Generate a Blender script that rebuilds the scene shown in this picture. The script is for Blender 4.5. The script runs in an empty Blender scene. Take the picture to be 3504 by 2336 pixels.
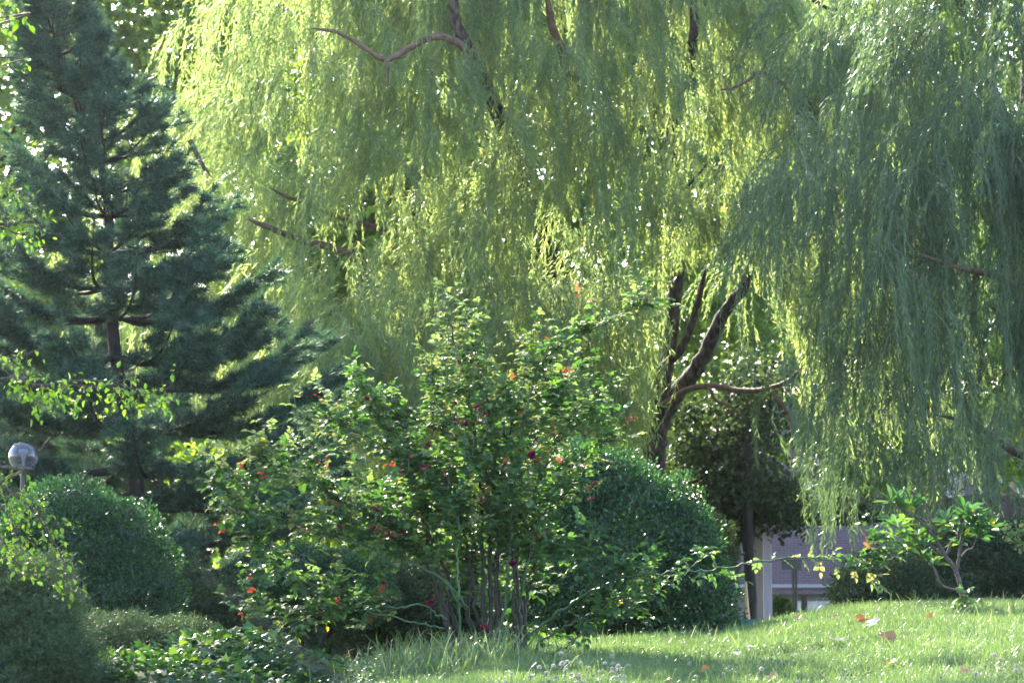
import bpy, math
import numpy as np
from mathutils import Vector

# ------------------------------------------------------------------ camera, sky, sun, exposure
S = bpy.context.scene
COL = S.collection
FPX = 9900.0                      # focal length in photo pixels (3504 wide)
HOR = 1950.0                      # horizon row in the photo
EYE = 1.6
PITCH = math.atan((HOR - 1168) / FPX)
cd = bpy.data.cameras.new('camera')
cam = bpy.data.objects.new('camera', cd); COL.objects.link(cam)
cd.sensor_width = 36.0; cd.lens = 36.0 * FPX / 3504
cd.clip_start = 0.1; cd.clip_end = 2000
cam.location = (0, 0, EYE); cam.rotation_euler = (math.pi / 2 + PITCH, 0, 0)
cd.dof.use_dof = True; cd.dof.focus_distance = 18.6; cd.dof.aperture_fstop = 7.0
S.camera = cam

SUN_AZ, SUN_EL = math.radians(-24), math.radians(32)
w = bpy.data.worlds.new('World'); S.world = w; w.use_nodes = True
nt = w.node_tree; nt.nodes.clear()
sky = nt.nodes.new('ShaderNodeTexSky'); sky.sky_type = 'NISHITA'; sky.sun_disc = False
sky.sun_elevation = SUN_EL; sky.sun_rotation = SUN_AZ
bg = nt.nodes.new('ShaderNodeBackground'); bg.inputs[1].default_value = 0.15
wo = nt.nodes.new('ShaderNodeOutputWorld')
nt.links.new(sky.outputs[0], bg.inputs[0]); nt.links.new(bg.outputs[0], wo.inputs[0])
sl = bpy.data.lights.new('sun', 'SUN'); sl.energy = 5.0; sl.angle = math.radians(0.6); sl.color = (1, .92, .78)
sun = bpy.data.objects.new('sun', sl); COL.objects.link(sun)
sd = Vector((math.sin(SUN_AZ) * math.cos(SUN_EL), math.cos(SUN_AZ) * math.cos(SUN_EL), math.sin(SUN_EL)))
sun.rotation_euler = sd.to_track_quat('Z', 'Y').to_euler(); sun.location = (0, 0, 30)
S.view_settings.view_transform = 'Standard'; S.view_settings.look = 'None'
S.view_settings.gamma = 1.0; S.view_settings.exposure = 2.7
S.render.engine = 'CYCLES'
S.cycles.max_bounces = 7; S.cycles.diffuse_bounces = 4; S.cycles.transmission_bounces = 5; S.cycles.glossy_bounces = 2
S.cycles.transparent_max_bounces = 6
S.cycles.sample_clamp_indirect = 8

# ------------------------------------------------------------------ helpers
HAZE = .00015
R = np.random.default_rng(11)
PI = math.pi
_cp, _sp = math.cos(PITCH), math.sin(PITCH)

def at(px, py, Y):
    """world point whose photo pixel is (px,py) at distance Y in front of the eye"""
    u = (px - 1752) / FPX; v = (1168 - py) / FPX
    k = Y / (_cp - v * _sp)
    return np.array([u * k, Y, EYE + (_sp + v * _cp) * k])

def pxof(P):
    x = P[..., 0]; y = P[..., 1]; z = P[..., 2] - EYE
    f = y * _cp + z * _sp; u = z * _cp - y * _sp
    return 1752 + FPX * x / f, 1168 - FPX * u / f

def sstep(a, b, x):
    t = np.clip((x - a) / (b - a), 0, 1); return t * t * (3 - 2 * t)

def norm(a): return a / (np.linalg.norm(a, axis=-1, keepdims=True) + 1e-9)

def frame(Y, up=None, roll=None):
    """rotation matrices with local y = Y and local z near up"""
    Y = norm(Y); n = len(Y)
    if up is None: up = R.normal(size=(n, 3))
    X = norm(np.cross(Y, up)); Z = np.cross(X, Y)
    if roll is not None:
        c, s = np.cos(roll)[:, None], np.sin(roll)[:, None]
        X, Z = X * c + Z * s, Z * c - X * s
    return np.stack([X, Y, Z], axis=2)          # columns

def chain(o):
    while o is not None:
        yield o; o = o.parent

class MB:
    def __init__(s): s.v = []; s.l = []; s.t = []; s.r = []; s.m = []; s.n = 0
    def raw(s, V, faces, rnd=None, mi=0):
        V = np.asarray(V, float); s.v.append(V)
        s.l.append(np.concatenate([np.asarray(f) for f in faces]) + s.n); s.t.append(np.array([len(f) for f in faces]))
        s.m.append(np.full(len(faces), mi))
        s.r.append(np.full(len(V), 0.5 if rnd is None else rnd) if np.isscalar(rnd) or rnd is None else rnd)
        s.n += len(V)
    def inst(s, T, pos, M, sc, rnd=None, mi=0):
        tv, tf = T; tv = np.asarray(tv, float)
        n = len(pos); k = len(tv)
        if n == 0: return
        sc = np.asarray(sc, float)
        if sc.ndim == 1: sc = sc[:, None] * np.ones(3)
        L = tv[None] * sc[:, None, :]
        V = np.einsum('nij,nkj->nki', M, L) + pos[:, None, :]
        fl = np.concatenate([np.asarray(f) for f in tf]); ft = np.array([len(f) for f in tf])
        s.v.append(V.reshape(-1, 3))
        s.l.append((fl[None] + (np.arange(n) * k)[:, None]).ravel() + s.n)
        s.t.append(np.tile(ft, n)); s.m.append(np.full(len(ft) * n, mi))
        if rnd is None: rnd = R.random(n)
        s.r.append(np.repeat(rnd, k)); s.n += n * k
    def tube(s, P, r, sides=6, rnd=.5, mi=0, cap=True, bump=0.0):
        P = np.asarray(P, float); n = len(P)
        r = np.asarray(r, float) * np.ones(n)
        T = np.gradient(P, axis=0); T = norm(T)
        ref = np.array([0.31, 0.17, 0.93]) if abs(T[0][2]) < .8 else np.array([.9, .2, .3])
        X = norm(np.cross(T, ref)); Z = np.cross(X, T)
        a = np.arange(sides) * 2 * PI / sides
        rr = r[:, None] * (1 + bump * R.normal(size=(n, sides)))
        V = P[:, None] + rr[..., None] * (np.cos(a)[None, :, None] * X[:, None] + np.sin(a)[None, :, None] * Z[:, None])
        F = []
        for i in range(n - 1):
            for j in range(sides):
                k = (j + 1) % sides
                F.append((i * sides + j, i * sides + k, (i + 1) * sides + k, (i + 1) * sides + j))
        if cap: F += [tuple(range(sides))[::-1], tuple((n - 1) * sides + j for j in range(sides))]
        s.raw(V.reshape(-1, 3), F, rnd, mi)
    def tubes(s, P, r, rnd=None, mi=0):
        """many thin three-sided stems at once: P (S,K,3), r (S,)"""
        Sn, K, _ = P.shape
        T = norm(np.gradient(P, axis=1))
        X = norm(np.cross(T, np.array([0.3, .9, .25]))); Z = np.cross(X, T)
        a = np.arange(3) * 2 * PI / 3
        rr = (r[:, None] * np.linspace(1, .45, K)[None])[..., None, None]
        V = P[:, :, None] + rr * (np.cos(a)[None, None, :, None] * X[:, :, None] + np.sin(a)[None, None, :, None] * Z[:, :, None])
        f = []
        for i in range(K - 1):
            for j in range(3):
                k = (j + 1) % 3; f.append((i * 3 + j, i * 3 + k, i * 3 + 3 + k, i * 3 + 3 + j))
        f = np.array(f).ravel()
        s.v.append(V.reshape(-1, 3)); s.l.append((f[None] + (np.arange(Sn) * K * 3)[:, None]).ravel() + s.n)
        nf = (K - 1) * 3 * Sn
        s.t.append(np.full(nf, 4)); s.m.append(np.full(nf, mi))
        if rnd is None: rnd = R.random(Sn)
        s.r.append(np.repeat(rnd, K * 3)); s.n += Sn * K * 3
    def box(s, a, b, mi=0, rnd=.5):
        x0, y0, z0 = a; x1, y1, z1 = b
        V = [(x0,y0,z0),(x1,y0,z0),(x1,y1,z0),(x0,y1,z0),(x0,y0,z1),(x1,y0,z1),(x1,y1,z1),(x0,y1,z1)]
        s.raw(V, [(3,2,1,0),(4,5,6,7),(0,1,5,4),(1,2,6,5),(2,3,7,6),(3,0,4,7)], rnd, mi)
    def build(s, name, mats, parent=None, loc=None, smooth=False):
        if not isinstance(mats, (list, tuple)): mats = [mats]
        V = np.concatenate(s.v); L = np.concatenate(s.l).astype(np.int32); Tt = np.concatenate(s.t).astype(np.int32)
        off = np.zeros(3)
        if parent is not None: off = sum((np.array(q.location) for q in chain(parent)), np.zeros(3))
        elif loc is not None: off = np.asarray(loc, float)
        me = bpy.data.meshes.new(name)
        me.vertices.add(len(V)); me.vertices.foreach_set('co', (V - off).astype(np.float32).ravel())
        me.loops.add(len(L)); me.loops.foreach_set('vertex_index', L)
        me.polygons.add(len(Tt)); me.polygons.foreach_set('loop_start', np.concatenate([[0], np.cumsum(Tt)[:-1]]).astype(np.int32))
        me.polygons.foreach_set('material_index', np.concatenate(s.m).astype(np.int32))
        me.polygons.foreach_set('use_smooth', np.full(len(Tt), smooth))
        for m in mats: me.materials.append(m)
        at_ = me.attributes.new('rnd', 'FLOAT', 'POINT'); at_.data.foreach_set('value', np.concatenate(s.r).astype(np.float32))
        me.update(calc_edges=True)
        o = bpy.data.objects.new(name, me); COL.objects.link(o)
        if parent is not None: o.parent = parent
        elif loc is not None: o.location = loc
        return o

def tag(o, label=None, cat=None, group=None, kind=None):
    if label: o['label'] = label
    if cat: o['category'] = cat
    if group: o['group'] = group
    if kind: o['kind'] = kind
    return o

def thing(name, label, cat, loc, group=None):
    o = bpy.data.objects.new(name, None); COL.objects.link(o); o.location = tuple(float(c) for c in loc)
    o.empty_display_size = .1
    return tag(o, label, cat, group)

def smooth_path(P, n=10):
    """Catmull-Rom through P"""
    P = np.asarray(P, float)
    Q = np.vstack([2 * P[0] - P[1], P, 2 * P[-1] - P[-2]])
    out = []
    for i in range(1, len(Q) - 2):
        a, b, c, d = Q[i - 1], Q[i], Q[i + 1], Q[i + 2]
        for t in np.linspace(0, 1, n, endpoint=False):
            out.append(.5 * (2 * b + (c - a) * t + (2 * a - 5 * b + 4 * c - d) * t * t + (3 * b - a - 3 * c + d) * t ** 3))
    out.append(P[-1]); return np.array(out)

# ---- materials
def new_mat(name):
    m = bpy.data.materials.new(name); m.use_nodes = True
    t = m.node_tree; t.nodes.clear()
    return m, t, t.nodes.new('ShaderNodeOutputMaterial')

def ramp(t, src, cols):
    r = t.nodes.new('ShaderNodeValToRGB'); e = r.color_ramp.elements
    while len(e) < len(cols): e.new(0.5)
    for i, (p, c) in enumerate(cols): e[i].position = p; e[i].color = (*c, 1)
    t.links.new(src, r.inputs[0]); return r.outputs[0]

def leaf_mat(name, cols, trans=(1.5, 1.55, .45), fac=.45, rough=.42, spec=.5):
    m, t, out = new_mat(name)
    a = t.nodes.new('ShaderNodeAttribute'); a.attribute_name = 'rnd'
    c = ramp(t, a.outputs['Fac'], cols)
    p = t.nodes.new('ShaderNodeBsdfPrincipled'); p.inputs['Roughness'].default_value = rough
    p.inputs['Specular IOR Level'].default_value = spec
    t.links.new(c, p.inputs['Base Color'])
    mx = t.nodes.new('ShaderNodeMix'); mx.data_type = 'RGBA'; mx.blend_type = 'MULTIPLY'; mx.inputs[0].default_value = 1
    t.links.new(c, mx.inputs[6]); mx.inputs[7].default_value = (*trans, 1)
    tr = t.nodes.new('ShaderNodeBsdfTranslucent'); t.links.new(mx.outputs[2], tr.inputs[0])
    ms = t.nodes.new('ShaderNodeMixShader'); ms.inputs[0].default_value = fac
    t.links.new(p.outputs[0], ms.inputs[1]); t.links.new(tr.outputs[0], ms.inputs[2]); t.links.new(ms.outputs[0], out.inputs[0])
    return m

def noisy_mat(name, cols, scale=8, rough=.85, stretch=(1, 1, 1), bump=.4, spec=.3, detail=6):
    m, t, out = new_mat(name)
    tc = t.nodes.new('ShaderNodeTexCoord'); mp = t.nodes.new('ShaderNodeMapping'); mp.inputs['Scale'].default_value = stretch
    t.links.new(tc.outputs['Object'], mp.inputs[0])
    n = t.nodes.new('ShaderNodeTexNoise'); n.inputs['Scale'].default_value = scale; n.inputs['Detail'].default_value = detail
    t.links.new(mp.outputs[0], n.inputs[0])
    c = ramp(t, n.outputs[0], cols)
    p = t.nodes.new('ShaderNodeBsdfPrincipled'); p.inputs['Roughness'].default_value = rough; p.inputs['Specular IOR Level'].default_value = spec
    t.links.new(c, p.inputs['Base Color'])
    if bump:
        b = t.nodes.new('ShaderNodeBump'); b.inputs['Strength'].default_value = bump; b.inputs['Distance'].default_value = .02
        t.links.new(n.outputs[0], b.inputs['Height']); t.links.new(b.outputs[0], p.inputs['Normal'])
    t.links.new(p.outputs[0], out.inputs[0]); return m

M = {}
M['willow'] = leaf_mat('willow_leaf', [(0, (.030, .062, .046)), (.5, (.060, .105, .066)), (.93, (.105, .155, .085)), (1, (.20, .17, .09))], (6.2, 4.8, 2.1), .54, .36, .45)
M['willow2'] = leaf_mat('willow_leaf_green_shaded', [(0, (.026, .055, .042)), (.5, (.048, .090, .060)), (.95, (.09, .14, .085)), (1, (.17, .15, .07))], (2.7, 2.4, 1.1), .44, .38, .45)  # greener willow leaf; the nearer tree's shade is put into its darker colour
M['maple'] = leaf_mat('broad_leaf', [(0, (.035, .07, .02)), (.5, (.06, .11, .03)), (1, (.10, .15, .04))], (3.7, 3.2, 1.1), .55, .42, .5)
M['midleaf'] = leaf_mat('shade_tree_leaf', [(0, (.022, .045, .024)), (.5, (.040, .075, .032)), (1, (.07, .11, .04))], (2.2, 2.2, .6), .42, .45, .4)
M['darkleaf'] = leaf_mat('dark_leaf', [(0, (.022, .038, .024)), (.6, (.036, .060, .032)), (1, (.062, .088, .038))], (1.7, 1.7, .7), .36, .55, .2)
M['pine'] = leaf_mat('pine_needle', [(0, (.016, .042, .038)), (.6, (.030, .072, .058)), (1, (.10, .165, .13))], (1.8, 2.0, .9), .25, .5, .25)
M['box'] = leaf_mat('boxwood_leaf', [(0, (.010, .034, .016)), (.6, (.020, .060, .026)), (1, (.065, .14, .055))], (1.6, 1.9, .6), .28, .38, .45)
M['juniper'] = leaf_mat('juniper_leaf', [(0, (.030, .050, .026)), (.6, (.055, .088, .045)), (.9, (.10, .14, .075)), (1, (.16, .12, .05))], (1.4, 1.5, .7), .28, .5, .3)
M['rose'] = leaf_mat('rose_leaf', [(0, (.020, .052, .026)), (.55, (.045, .100, .040)), (.9, (.08, .15, .05)), (.97, (.16, .22, .05)), (1, (.30, .26, .04))], (1.9, 2.0, .6), .38, .55, .3)
M['rose_young'] = leaf_mat('rose_leaf_young', [(0, (.080, .135, .055)), (.6, (.12, .18, .080)), (1, (.19, .17, .08))], (1.7, 1.65, .9), .42, .58, .25)
M['rose_red'] = leaf_mat('rose_leaf_red', [(0, (.22, .022, .018)), (.55, (.30, .06, .032)), (1, (.34, .14, .06))], (1.7, 1.3, 1.0), .4, .5, .3)
M['ivy'] = leaf_mat('ivy_leaf', [(0, (.022, .058, .030)), (.7, (.036, .085, .034)), (.85, (.08, .15, .03)), (1, (.17, .24, .035))], (1.7, 1.9, .5), .26, .5, .35)
M['rhodo'] = leaf_mat('rhododendron_leaf', [(0, (.028, .075, .038)), (.8, (.05, .115, .055)), (.95, (.12, .17, .04)), (1, (.3, .26, .03))], (1.6, 1.8, .5), .36, .36, .5)
M['twigleaf'] = leaf_mat('crabapple_leaf', [(0, (.045, .11, .015)), (.6, (.08, .17, .02)), (1, (.16, .23, .03))], (2.0, 2.1, .4), .45, .33, .5)
M['grass'] = leaf_mat('grass_blade', [(0, (.052, .092, .045)), (.6, (.085, .138, .062)), (.93, (.13, .18, .09)), (1, (.26, .25, .17))], (1.6, 1.6, .75), .42, .4, .4)
M['bark'] = noisy_mat('willow_bark', [(.35, (.012, .009, .009)), (.52, (.05, .035, .03)), (.7, (.13, .09, .07))], 22, .9, (1, 1, .35), .9)
M['redbark'] = noisy_mat('young_willow_bark', [(.3, (.07, .040, .032)), (.7, (.16, .095, .075))], 18, .8, (1, 1, .5), .5)
M['darkbark'] = noisy_mat('dark_bark', [(.3, (.016, .013, .014)), (.7, (.05, .042, .04))], 14, .95, (1, 1, .3), .8)
M['twig'] = noisy_mat('green_twig', [(.3, (.10, .12, .05)), (.7, (.16, .16, .07))], 30, .6, bump=0)
M['cane'] = noisy_mat('rose_cane', [(.35, (.012, .012, .009)), (.6, (.026, .021, .016)), (.75, (.05, .034, .026))], 22, .6, bump=.2)
M['greencane'] = noisy_mat('rose_cane_green', [(.3, (.028, .062, .030)), (.7, (.052, .10, .048))], 22, .5, bump=.1)
M['stem'] = noisy_mat('brown_stem', [(.3, (.035, .026, .026)), (.7, (.11, .08, .075))], 30, .8, bump=.4)

# ---- leaf templates (x width, y length, z up)
T_WIL = ([(0,0,0), (-.5,.38,.08), (0,1,-.12), (.5,.38,.08)], [(0,3,2,1)])
T_LEAF = ([(0,0,0), (-.42,.28,.10), (-.40,.62,.07), (0,1,-.12), (.40,.62,.07), (.42,.28,.10), (0,.45,-.02)],
          [(0,6,2,1), (6,3,2), (0,5,4,6), (6,4,3)])
T_LONG = ([(0,0,0), (-.42,.35,.06), (-.46,.7,.05), (0,1,-.05), (.46,.7,.05), (.42,.35,.06), (0,.5,-.06)],
          [(0,6,2,1), (6,3,2), (0,5,4,6), (6,4,3)])
_iv = [(0,.1), (-.5,.05), (-.35,.38), (-.55,.62), (-.2,.65), (0,1.05), (.2,.65), (.55,.62), (.35,.38), (.5,.05)]
T_IVY = ([(0,.4,.05)] + [(x, y, -.06 - .12 * (i % 2)) for i, (x, y) in enumerate(_iv)], [(0, i + 1, (i + 1) % 10 + 1)[::-1] for i in range(10)])
T_BLADE = ([(-.5,0,0), (.5,0,0), (-.42,.5,.06), (.42,.5,.06), (0,1,.24)], [(0,1,3,2), (2,3,4)])
T_ARCH = ([(-.5,0,0), (.5,0,0), (-.5,.35,.03), (.5,.35,.03), (-.42,.7,.14), (.42,.7,.14), (-.25,.93,.30), (.25,.93,.30), (0,1.0,.46)],
          [(0,1,3,2), (2,3,5,4), (4,5,7,6), (6,7,8)])
T_NEED = ([(-.5,0,0), (.5,0,0), (0,1,0)], [(0,1,2)])

# ------------------------------------------------------------------ ground
CX = np.array([-40, -2.6, -1.2, -.8, -.1, .5, 1.1, 1.55, 2.05, 2.5, 3.2, 3.9, 40.])
CZ = np.array([.2, .72, .90, 1.02, 1.085, 1.085, 1.09, 1.135, 1.225, 1.29, 1.32, 1.335, 1.45])
CD = np.array([18, 18.5, 19, 19.3, 19.7, 20, 20.4, 21, 21.5, 22, 22.5, 22.8, 24.])
def ground(x, y):
    x = np.asarray(x, float); y = np.asarray(y, float)
    zc = np.interp(x, CX, CZ); dc = np.interp(x, CX, CD)
    near = zc - .022 * np.maximum(dc - y, 0)
    near = near * sstep(3.0, 10.5, y)
    far = -.3 + (zc + .3) * (1 - sstep(0, 13, y - dc))
    far = far - 1.2 * sstep(45, 75, y)
    z = np.where(y < dc, near, far)
    z = z + .018 * np.sin(x * 2.1 + 1.3 * np.sin(y * .9)) + .012 * np.sin(y * 2.7 + x * 1.7)
    return z
gx = np.unique(np.concatenate([np.linspace(-6, 8, 141), np.linspace(-60, 60, 61), np.linspace(-700, 700, 29)]))
gy = np.unique(np.concatenate([np.linspace(0, 40, 161), np.linspace(-60, 130, 60), np.linspace(-300, 1200, 31)]))
GX, GY = np.meshgrid(gx, gy); GZ = ground(GX, GY)
nx, ny = len(gx), len(gy)
mb = MB(); ii, jj = np.meshgrid(np.arange(ny - 1), np.arange(nx - 1), indexing='ij')
a0 = (ii * nx + jj).ravel()
mb.v.append(np.stack([GX.ravel(), GY.ravel(), GZ.ravel()], 1)); mb.l.append(np.stack([a0, a0 + 1, a0 + nx + 1, a0 + nx], 1).ravel())
mb.t.append(np.full(len(a0), 4)); mb.m.append(np.zeros(len(a0))); mb.r.append(np.full(nx * ny, .5)); mb.n = nx * ny
M['ground'] = noisy_mat('soil_and_turf', [(.3, (.030, .045, .018)), (.55, (.045, .07, .022)), (.75, (.07, .075, .035))], 3.0, .95, bump=.5, detail=10)
tag(mb.build('ground', M['ground'], smooth=True), kind='structure')

# ------------------------------------------------------------------ willows
def shoots(anchor, dirs, nper, blen, slen, lift=.45):
    """hanging shoots of a willow: each anchor throws an arching branchlet and its shoots pour down"""
    per = 5                                   # shoots gather into tresses of five
    nt_ = max(1, nper // per); m_ = len(anchor) * nt_
    A = np.repeat(anchor, nt_, 0); D = np.repeat(dirs, nt_, 0); BL = np.repeat(blen, nt_); SL = np.repeat(slen, nt_) * R.uniform(.4, 1.25, m_)
    t = R.uniform(.1, 1, m_); side = np.stack([-D[:, 1], D[:, 0], 0 * D[:, 0]], 1)
    st = A + D * (BL * t)[:, None]
    st[:, 2] += BL * (lift * np.sin(t * 2.2) - .25 * t * t)
    st += side * (R.normal(size=m_) * .22 * BL)[:, None] + R.normal(size=(m_, 3)) * .03
    h = norm(D + side * R.normal(size=m_)[:, None] * .8); rch = R.uniform(.12, .50, m_)
    rp = lambda q: np.repeat(q, per, 0)
    A, D, BL, SL, st, h, rch, side = map(rp, (A, D, BL, SL, st, h, rch, side)); n = len(A)
    st = st + R.normal(size=(n, 3)) * [.035, .035, .05]; SL = SL * R.uniform(.62, 1.1, n); h = norm(h + R.normal(size=(n, 3)) * [.25, .25, 0])
    nper = nt_ * per
    K = 7; u = np.linspace(0, 1, K)[None] * SL[:, None]
    reach = (rch * R.uniform(.8, 1.2, n) * BL)[:, None]
    out = reach * (1 - np.exp(-u / (.35 * BL[:, None] + .05)))
    ph = R.uniform(0, 6.28, n)[:, None]
    P = st[:, None] + h[:, None] * out[..., None]
    P[..., 2] += .10 * BL[:, None] * np.sin(np.clip(u / (.5 * BL[:, None]), 0, 3.14)) - u
    P[..., 0] += .02 * np.sin(u * 4 + ph) + .11 * u * np.repeat(R.normal(size=m_), per)[:, None]
    P[..., 1] += .02 * np.cos(u * 3.3 + ph)
    return P, SL

def leaves_on(P, SL, step, keep=None):
    S_, K, _ = P.shape
    cnt = np.maximum((SL / step).astype(int), 3)
    sid = np.repeat(np.arange(S_), cnt)
    first = np.concatenate([[0], np.cumsum(cnt)[:-1]])
    k = np.arange(cnt.sum()) - first[sid]
    t = np.clip((k + R.random(len(k))) / cnt[sid], 0, .9999) * (K - 1)
    i = t.astype(int); f = (t - i)[:, None]
    a = P[sid, i]; b = P[sid, i + 1]
    return a * (1 - f) + b * f, norm(b - a), sid

def willow_foliage(anchor, dirs, nper, blen, slen, hem, step=.0255, ll=(.065, .12), lw=.0135, cut=None):
    P, SL = shoots(anchor, dirs, nper, blen, slen)
    endz = P[:, -1, 2]; h = hem(P[:, -1, 0]) + R.normal(size=len(P)) * .10
    # a shoot that would reach below the hem is shortened
    over = np.clip((h - endz) / SL, 0, 1); ok = over < .75
    P, SL, over, sh = P[ok], SL[ok], over[ok], h[ok]
    top = P[:, :1]; sc = (1 - over)[:, None]
    P = top + (P - top) * np.stack([np.ones_like(sc), np.ones_like(sc), sc], -1)
    SL = SL * (1 - over)
    if cut is not None:
        mid = P[:, 3]; c = cut(mid); P, SL = P[~c], SL[~c]
    pos, tan, sid = leaves_on(P, SL, step)
    n = len(pos)
    d = norm(tan * R.uniform(.9, 1.7, (n, 1)) + R.normal(size=(n, 3)) * .42)
    L = R.uniform(*ll, n); W = lw * R.uniform(.75, 1.25, n)
    base = R.random(len(P))
    rnd = np.clip(base[sid] * .45 + R.random(n) * .55, 0, 1)
    mb = MB(); mb.inst(T_WIL, pos, frame(d), np.stack([W, L, L * .5], 1), rnd)
    ms = MB(); ms.tubes(P, np.full(len(P), .0022))
    return mb, ms

def limb(parent, pix, D, r0, r1, mat='bark', name='branch', sides=9, n=6):
    D = np.interp(np.linspace(0, 1, len(pix)), np.linspace(0, 1, len(D)), D) if isinstance(D, (list, tuple)) else [D] * len(pix)
    P = smooth_path([at(a, b, d) for (a, b), d in zip(pix, D)], n)
    P[1:-1] += R.normal(size=(len(P) - 2, 3)) * r0 * .05
    mb = MB(); mb.tube(P, np.linspace(r0, r1, len(P)) * (.35 + .65 * np.clip((len(P) - 1 - np.arange(len(P))) / 3, 0, 1)), sides, bump=.05)
    return mb.build(name, M[mat], parent, smooth=True)

# --- the great willow in the middle
wt = at(2235, 2060, 36.0); wt[2] = ground(wt[0], wt[1]) - .1
big = thing('willow_tree', 'huge weeping willow with sunlit yellow-green curtain filling the middle of the view', 'tree', wt)
limb(big, [(2205, 2150), (2225, 1900), (2240, 1600), (2255, 1450), (2320, 1340), (2395, 1240), (2470, 1090), (2560, 940), (2620, 700)], [36, 35.4, 34.5], .165, .05, name='trunk', sides=12)
for pix, D, r0, r1, mt in [
    ([(2250,1470), (2215,1350), (2260,1270), (2340,1180), (2380,1060), (2420,900)], [35, 34.2], .085, .03, 'bark'),
    ([(2240,1560), (2150,1380), (2020,1250), (1990,1130), (1900,900), (1850,760), (1780,560), (1700,400)], [35.2, 34.5, 33.5], .11, .07, 'bark'),
    ([(1760,520), (1690,360), (1645,260), (1610,180), (1565,90), (1545,-60)], [33.2, 32.4, 32], .10, .055, 'bark'),
    ([(1625,200), (1570,150), (1490,125), (1400,165), (1320,205), (1240,160), (1150,110), (1060,98)], [32.2, 31.6], .05, .016, 'redbark'),
    ([(1320,203), (1325,235), (1326,300)], 31.8, .022, .012, 'redbark'),
    ([(2255,1440), (2320,900), (2290,620), (2310,400), (2350,260), (2372,120), (2380,-60)], [35, 33.5, 32.6], .09, .05, 'bark'),
    ([(1950,620), (1945,300), (1925,180), (1890,90), (1870,-20)], [33.4, 32.3], .07, .04, 'redbark'),
    ([(2560,940), (2680,560), (2745,400), (2790,330), (2840,270)], [35, 33.2], .09, .05, 'redbark'),
    ([(1900,900), (1600,930), (1350,930), (1140,848), (1040,825), (950,790), (845,748)], [34.2, 33, 32], .055, .03, 'redbark'),
    ([(1960,1100), (1600,1000), (1380,1000), (1215,1045), (1110,1080), (1020,1120), (955,1155)], [34.3, 33, 32.2], .045, .015, 'bark'),
    ([(1850,780), (1600,800), (1350,790), (1145,738), (1060,700), (980,672), (920,640)], [33.8, 33, 32.2], .04, .014, 'redbark'),
    ([(2270,1385), (2350,1335), (2430,1320), (2530,1335), (2620,1330), (2700,1300), (2740,1260)], [34.5, 32.5], .042, .02, 'redbark'),
    ([(2425,1322), (2450,1370), (2500,1390), (2550,1430)], 33.4, .022, .012, 'redbark'),
    ([(2640,1340), (2690,1400), (2710,1470), (2715,1560)], 32.4, .026, .012, 'redbark'),
    ([(2760,400), (2690,300), (2605,248), (2560,275), (2510,300), (2460,310)], [33.4, 32, 31.8], .03, .012, 'redbark'),
    ([(2780,0), (2850,35), (2920,15)], 31.8, .024, .012, 'darkbark'),
    ([(1990,1100), (2020,1250), (2000,1400), (1990,1700), (2010,1900)], [34, 34.5], .05, .04, 'darkbark'),
    ([(2330,750), (2310,780), (2340,660), (2420,560)], 32.5, .03, .02, 'bark'),
    ([(650,480), (690,560), (720,600)], 32.0, .03, .02, 'bark')]:
    limb(big, pix, D, r0, r1, mt)

hx = np.array([-5, -4.1, -3.3, -2.7, -2.4, -2.0, -1.0, 0, 1.0, 1.55, 1.75, 2.6, 3.2, 3.4, 4.2, 6.5])   # world x at ~33 m
hp = np.array([1150, 1350, 1500, 1500, 1450, 1720, 1700, 1700, 1700, 1600, 900, 850, 1000, 1500, 1650, 1650])
hz = EYE + (1950 - hp) / FPX * 33.0
def hem_big(x): return np.interp(x, hx, hz)

def dome_anchors(n, c, rad, top, lowf, front=.72, inner=.5):
    """points in the outer part of a dome; c centre x,y; rad rx,ry; top height; lowf lowest height"""
    th = np.where(R.random(n) < front, -PI / 2 + R.normal(size=n) * .75, R.uniform(-PI, PI, n))
    hfrac = R.random(n) ** .75
    z = lowf + (top - lowf) * hfrac
    rr = np.sqrt(np.clip(1 - hfrac ** 2.4, 0.02, 1)) * R.uniform(inner, 1, n) ** .6
    return np.stack([c[0] + rad[0] * rr * np.cos(th), c[1] + rad[1] * rr * np.sin(th), z], 1), np.stack([np.cos(th), np.sin(th), 0 * th], 1)

A, Dv = dome_anchors(780, (.30, 36.4), (5.2, 4.6), 10.2, 3.0, .86, .62)
Dv = norm(Dv + np.stack([R.normal(size=len(Dv)) * .6, R.normal(size=len(Dv)) * .4, 0 * Dv[:, 0]], 1))
E = np.array([at(px, py, D) for px, py, D in zip(R.uniform(1020, 2200, 150), R.uniform(1020, 1480, 150), R.uniform(31.2, 35, 150))] + [at(px, py, D) for px, py, D in zip(R.uniform(1060, 1300, 22), R.uniform(1180, 1330, 22), R.uniform(30.6, 31.6, 22))])
A = np.vstack([A, E]); Dv = np.vstack([Dv, norm(np.stack([R.normal(size=172) * .8 - .3, -np.ones(172), np.zeros(172)], 1))])
mbL, mbS = willow_foliage(A, Dv, 20, R.uniform(.5, 1.35, len(A)), R.uniform(.45, 1.45, len(A)), hem_big)
mbL.build('foliage', M['willow'], big); o = mbS.build('hanging_shoot', M['twig'], big); o['kind'] = 'stuff'

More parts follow.
